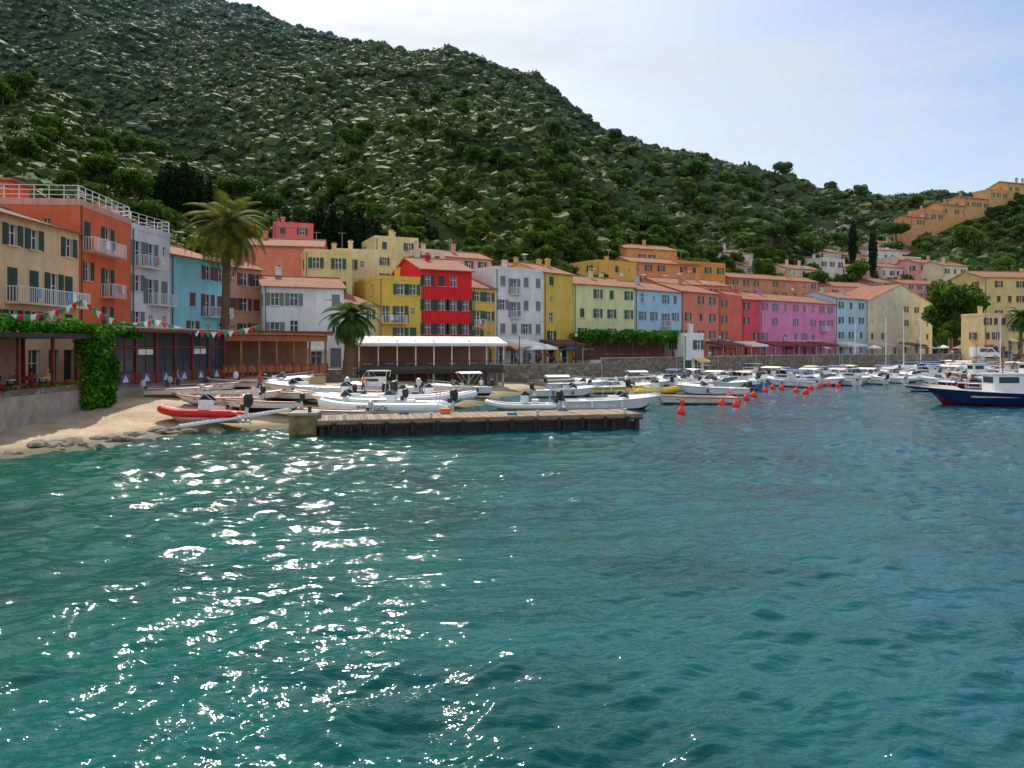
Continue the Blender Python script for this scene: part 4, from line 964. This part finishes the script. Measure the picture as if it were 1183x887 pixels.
RP=random.Random(4); SK=[S(205,150,120),S(190,130,98),S(160,105,78),S(225,175,145)]; TP=[S(235,235,235),S(40,60,110),S(200,60,50),S(90,130,170),S(60,70,75),S(230,200,120)]; HR=[S(40,28,20),S(90,65,40),S(150,140,130),S(25,20,18)]
x,y=W(420,57.5); person('man_standing',(x,y,zbeach(x,y)+.5),.4,'stand',S(215,130,90),(.5,.5,.5),S(50,70,120),HR[0],True)
mbp=MB()
for i in range(7): mbp.box(-.69+.23*i,0,.2,.21,1.2,.05,OLDWOOD)
for s in(-1,1):
    mbp.box(0,s*.5,.1,1.6,.1,.14,OLDWOOD)
    for q in(-.7,.7): mbp.box(q,s*.5,-.1,.1,.09,.4,OLDWOOD)
mbp.obj('wooden_platform',(x,y,zbeach(x,y)+.275))
for px,d,rz_ in((300,57.5,1.0),(205,56,2.2),(556,73,-.6)):
    x,y=W(px,d); person('beachgoer',(x,y,zbeach(x,y)+.03),rz_,'walk',RP.choice(SK),RP.choice(TP),S(60,70,110),RP.choice(HR))
def chair(x,y,z,rz):
    mb=MB()
    for a_ in(-.2,.2):
        for b_ in(-.2,.2): mb.tube([(a_,b_,0),(a_,b_,.43 if b_<0 else .9)],.018,DARK,4)
    mb.box(0,0,.43,.44,.44,.04,WOOD); mb.box(0,.2,.75,.42,.03,.25,WOOD); mb.obj('dining_chair',(x,y,z),rz)
for i in range(6):
    yy=28+1.8+i*2.8
    for s in(-1,1):
        if RP.random()<.95:
            px_=X0-1.2; y2=yy+s*.78; r_=0 if s>0 else math.pi
            chair(px_,y2,2.42,r_); person('seated_diner',(px_,y2-(.02 if s>0 else -.02),2.42),r_,'sit',RP.choice(SK),RP.choice(TP),S(50,60,90),RP.choice(HR))
for px,d in [(612,99),(625,101),(640,102.5),(648,103),(663,105),(820,128),(845,134),(880,140),(930,150),(995,158),(1040,160),(1085,157),(1100,156),(596,97),(633,100)]:
    x,y=W(px,d); person('pedestrian',(x,y,2.6),RP.uniform(0,6),RP.choice(['stand','walk']),RP.choice(SK),RP.choice(TP),RP.choice([S(50,60,90),S(200,190,170),S(40,40,45)]),RP.choice(HR))
# ---------------------------------------------------------------- light, sky, camera
el=math.radians(46); az=math.radians(-17)
w=bpy.data.worlds.new('World'); sc.world=w; w.use_nodes=True; nt=w.node_tree; bg=nt.nodes['Background']
sky=N(nt,'ShaderNodeTexSky'); sky.sky_type='NISHITA'; sky.sun_disc=False; sky.sun_elevation=el; sky.sun_rotation=az; sky.dust_density=1.8; sky.air_density=1.0; sky.ozone_density=1.6
tc=N(nt,'ShaderNodeTexCoord').outputs['Generated']
n1=noi(nt,mapping(nt,tc,(1.0,1.2,4.5)),1.7,8,.6)
cl=ramp(nt,n1,.4,.64)
sp=N(nt,'ShaderNodeSeparateXYZ'); nt.links.new(tc,sp.inputs[0])
lf=ramp(nt,sp.outputs[0],.55,-.35,.0,.3)
k=N(nt,'ShaderNodeMath',operation='MULTIPLY_ADD'); nt.links.new(cl,k.inputs[0]); k.inputs[1].default_value=.66; nt.links.new(lf,k.inputs[2])
bk=mixc(nt,ramp(nt,sp.outputs[1],.1,-.9),(4.9,5.3,5.5),(9.9,9.7,9.5))
c=mixc(nt,k.outputs[0],sky.outputs[0],bk)
nt.links.new(c,bg.inputs['Color']); bg.inputs['Strength'].default_value=.15
ld=bpy.data.lights.new('sun','SUN'); ld.energy=4.5; ld.angle=math.radians(.6); ld.color=(1,.93,.81)
lo=bpy.data.objects.new('sun',ld); sc.collection.objects.link(lo)
tv=Vector((math.sin(az)*math.cos(el),math.cos(az)*math.cos(el),math.sin(el))); lo.rotation_euler=tv.to_track_quat('Z','Y').to_euler()
cd=bpy.data.cameras.new('camera'); cd.sensor_width=36; cd.lens=36*F/1183; cd.shift_y=-43.5/1183; cd.clip_end=9000; cd.clip_start=.1
co=bpy.data.objects.new('camera',cd); sc.collection.objects.link(co); co.location=(0,0,5); co.rotation_euler=(math.radians(90),0,0); sc.camera=co
sc.view_settings.view_transform='Standard'; sc.view_settings.look='None'; sc.view_settings.exposure=0
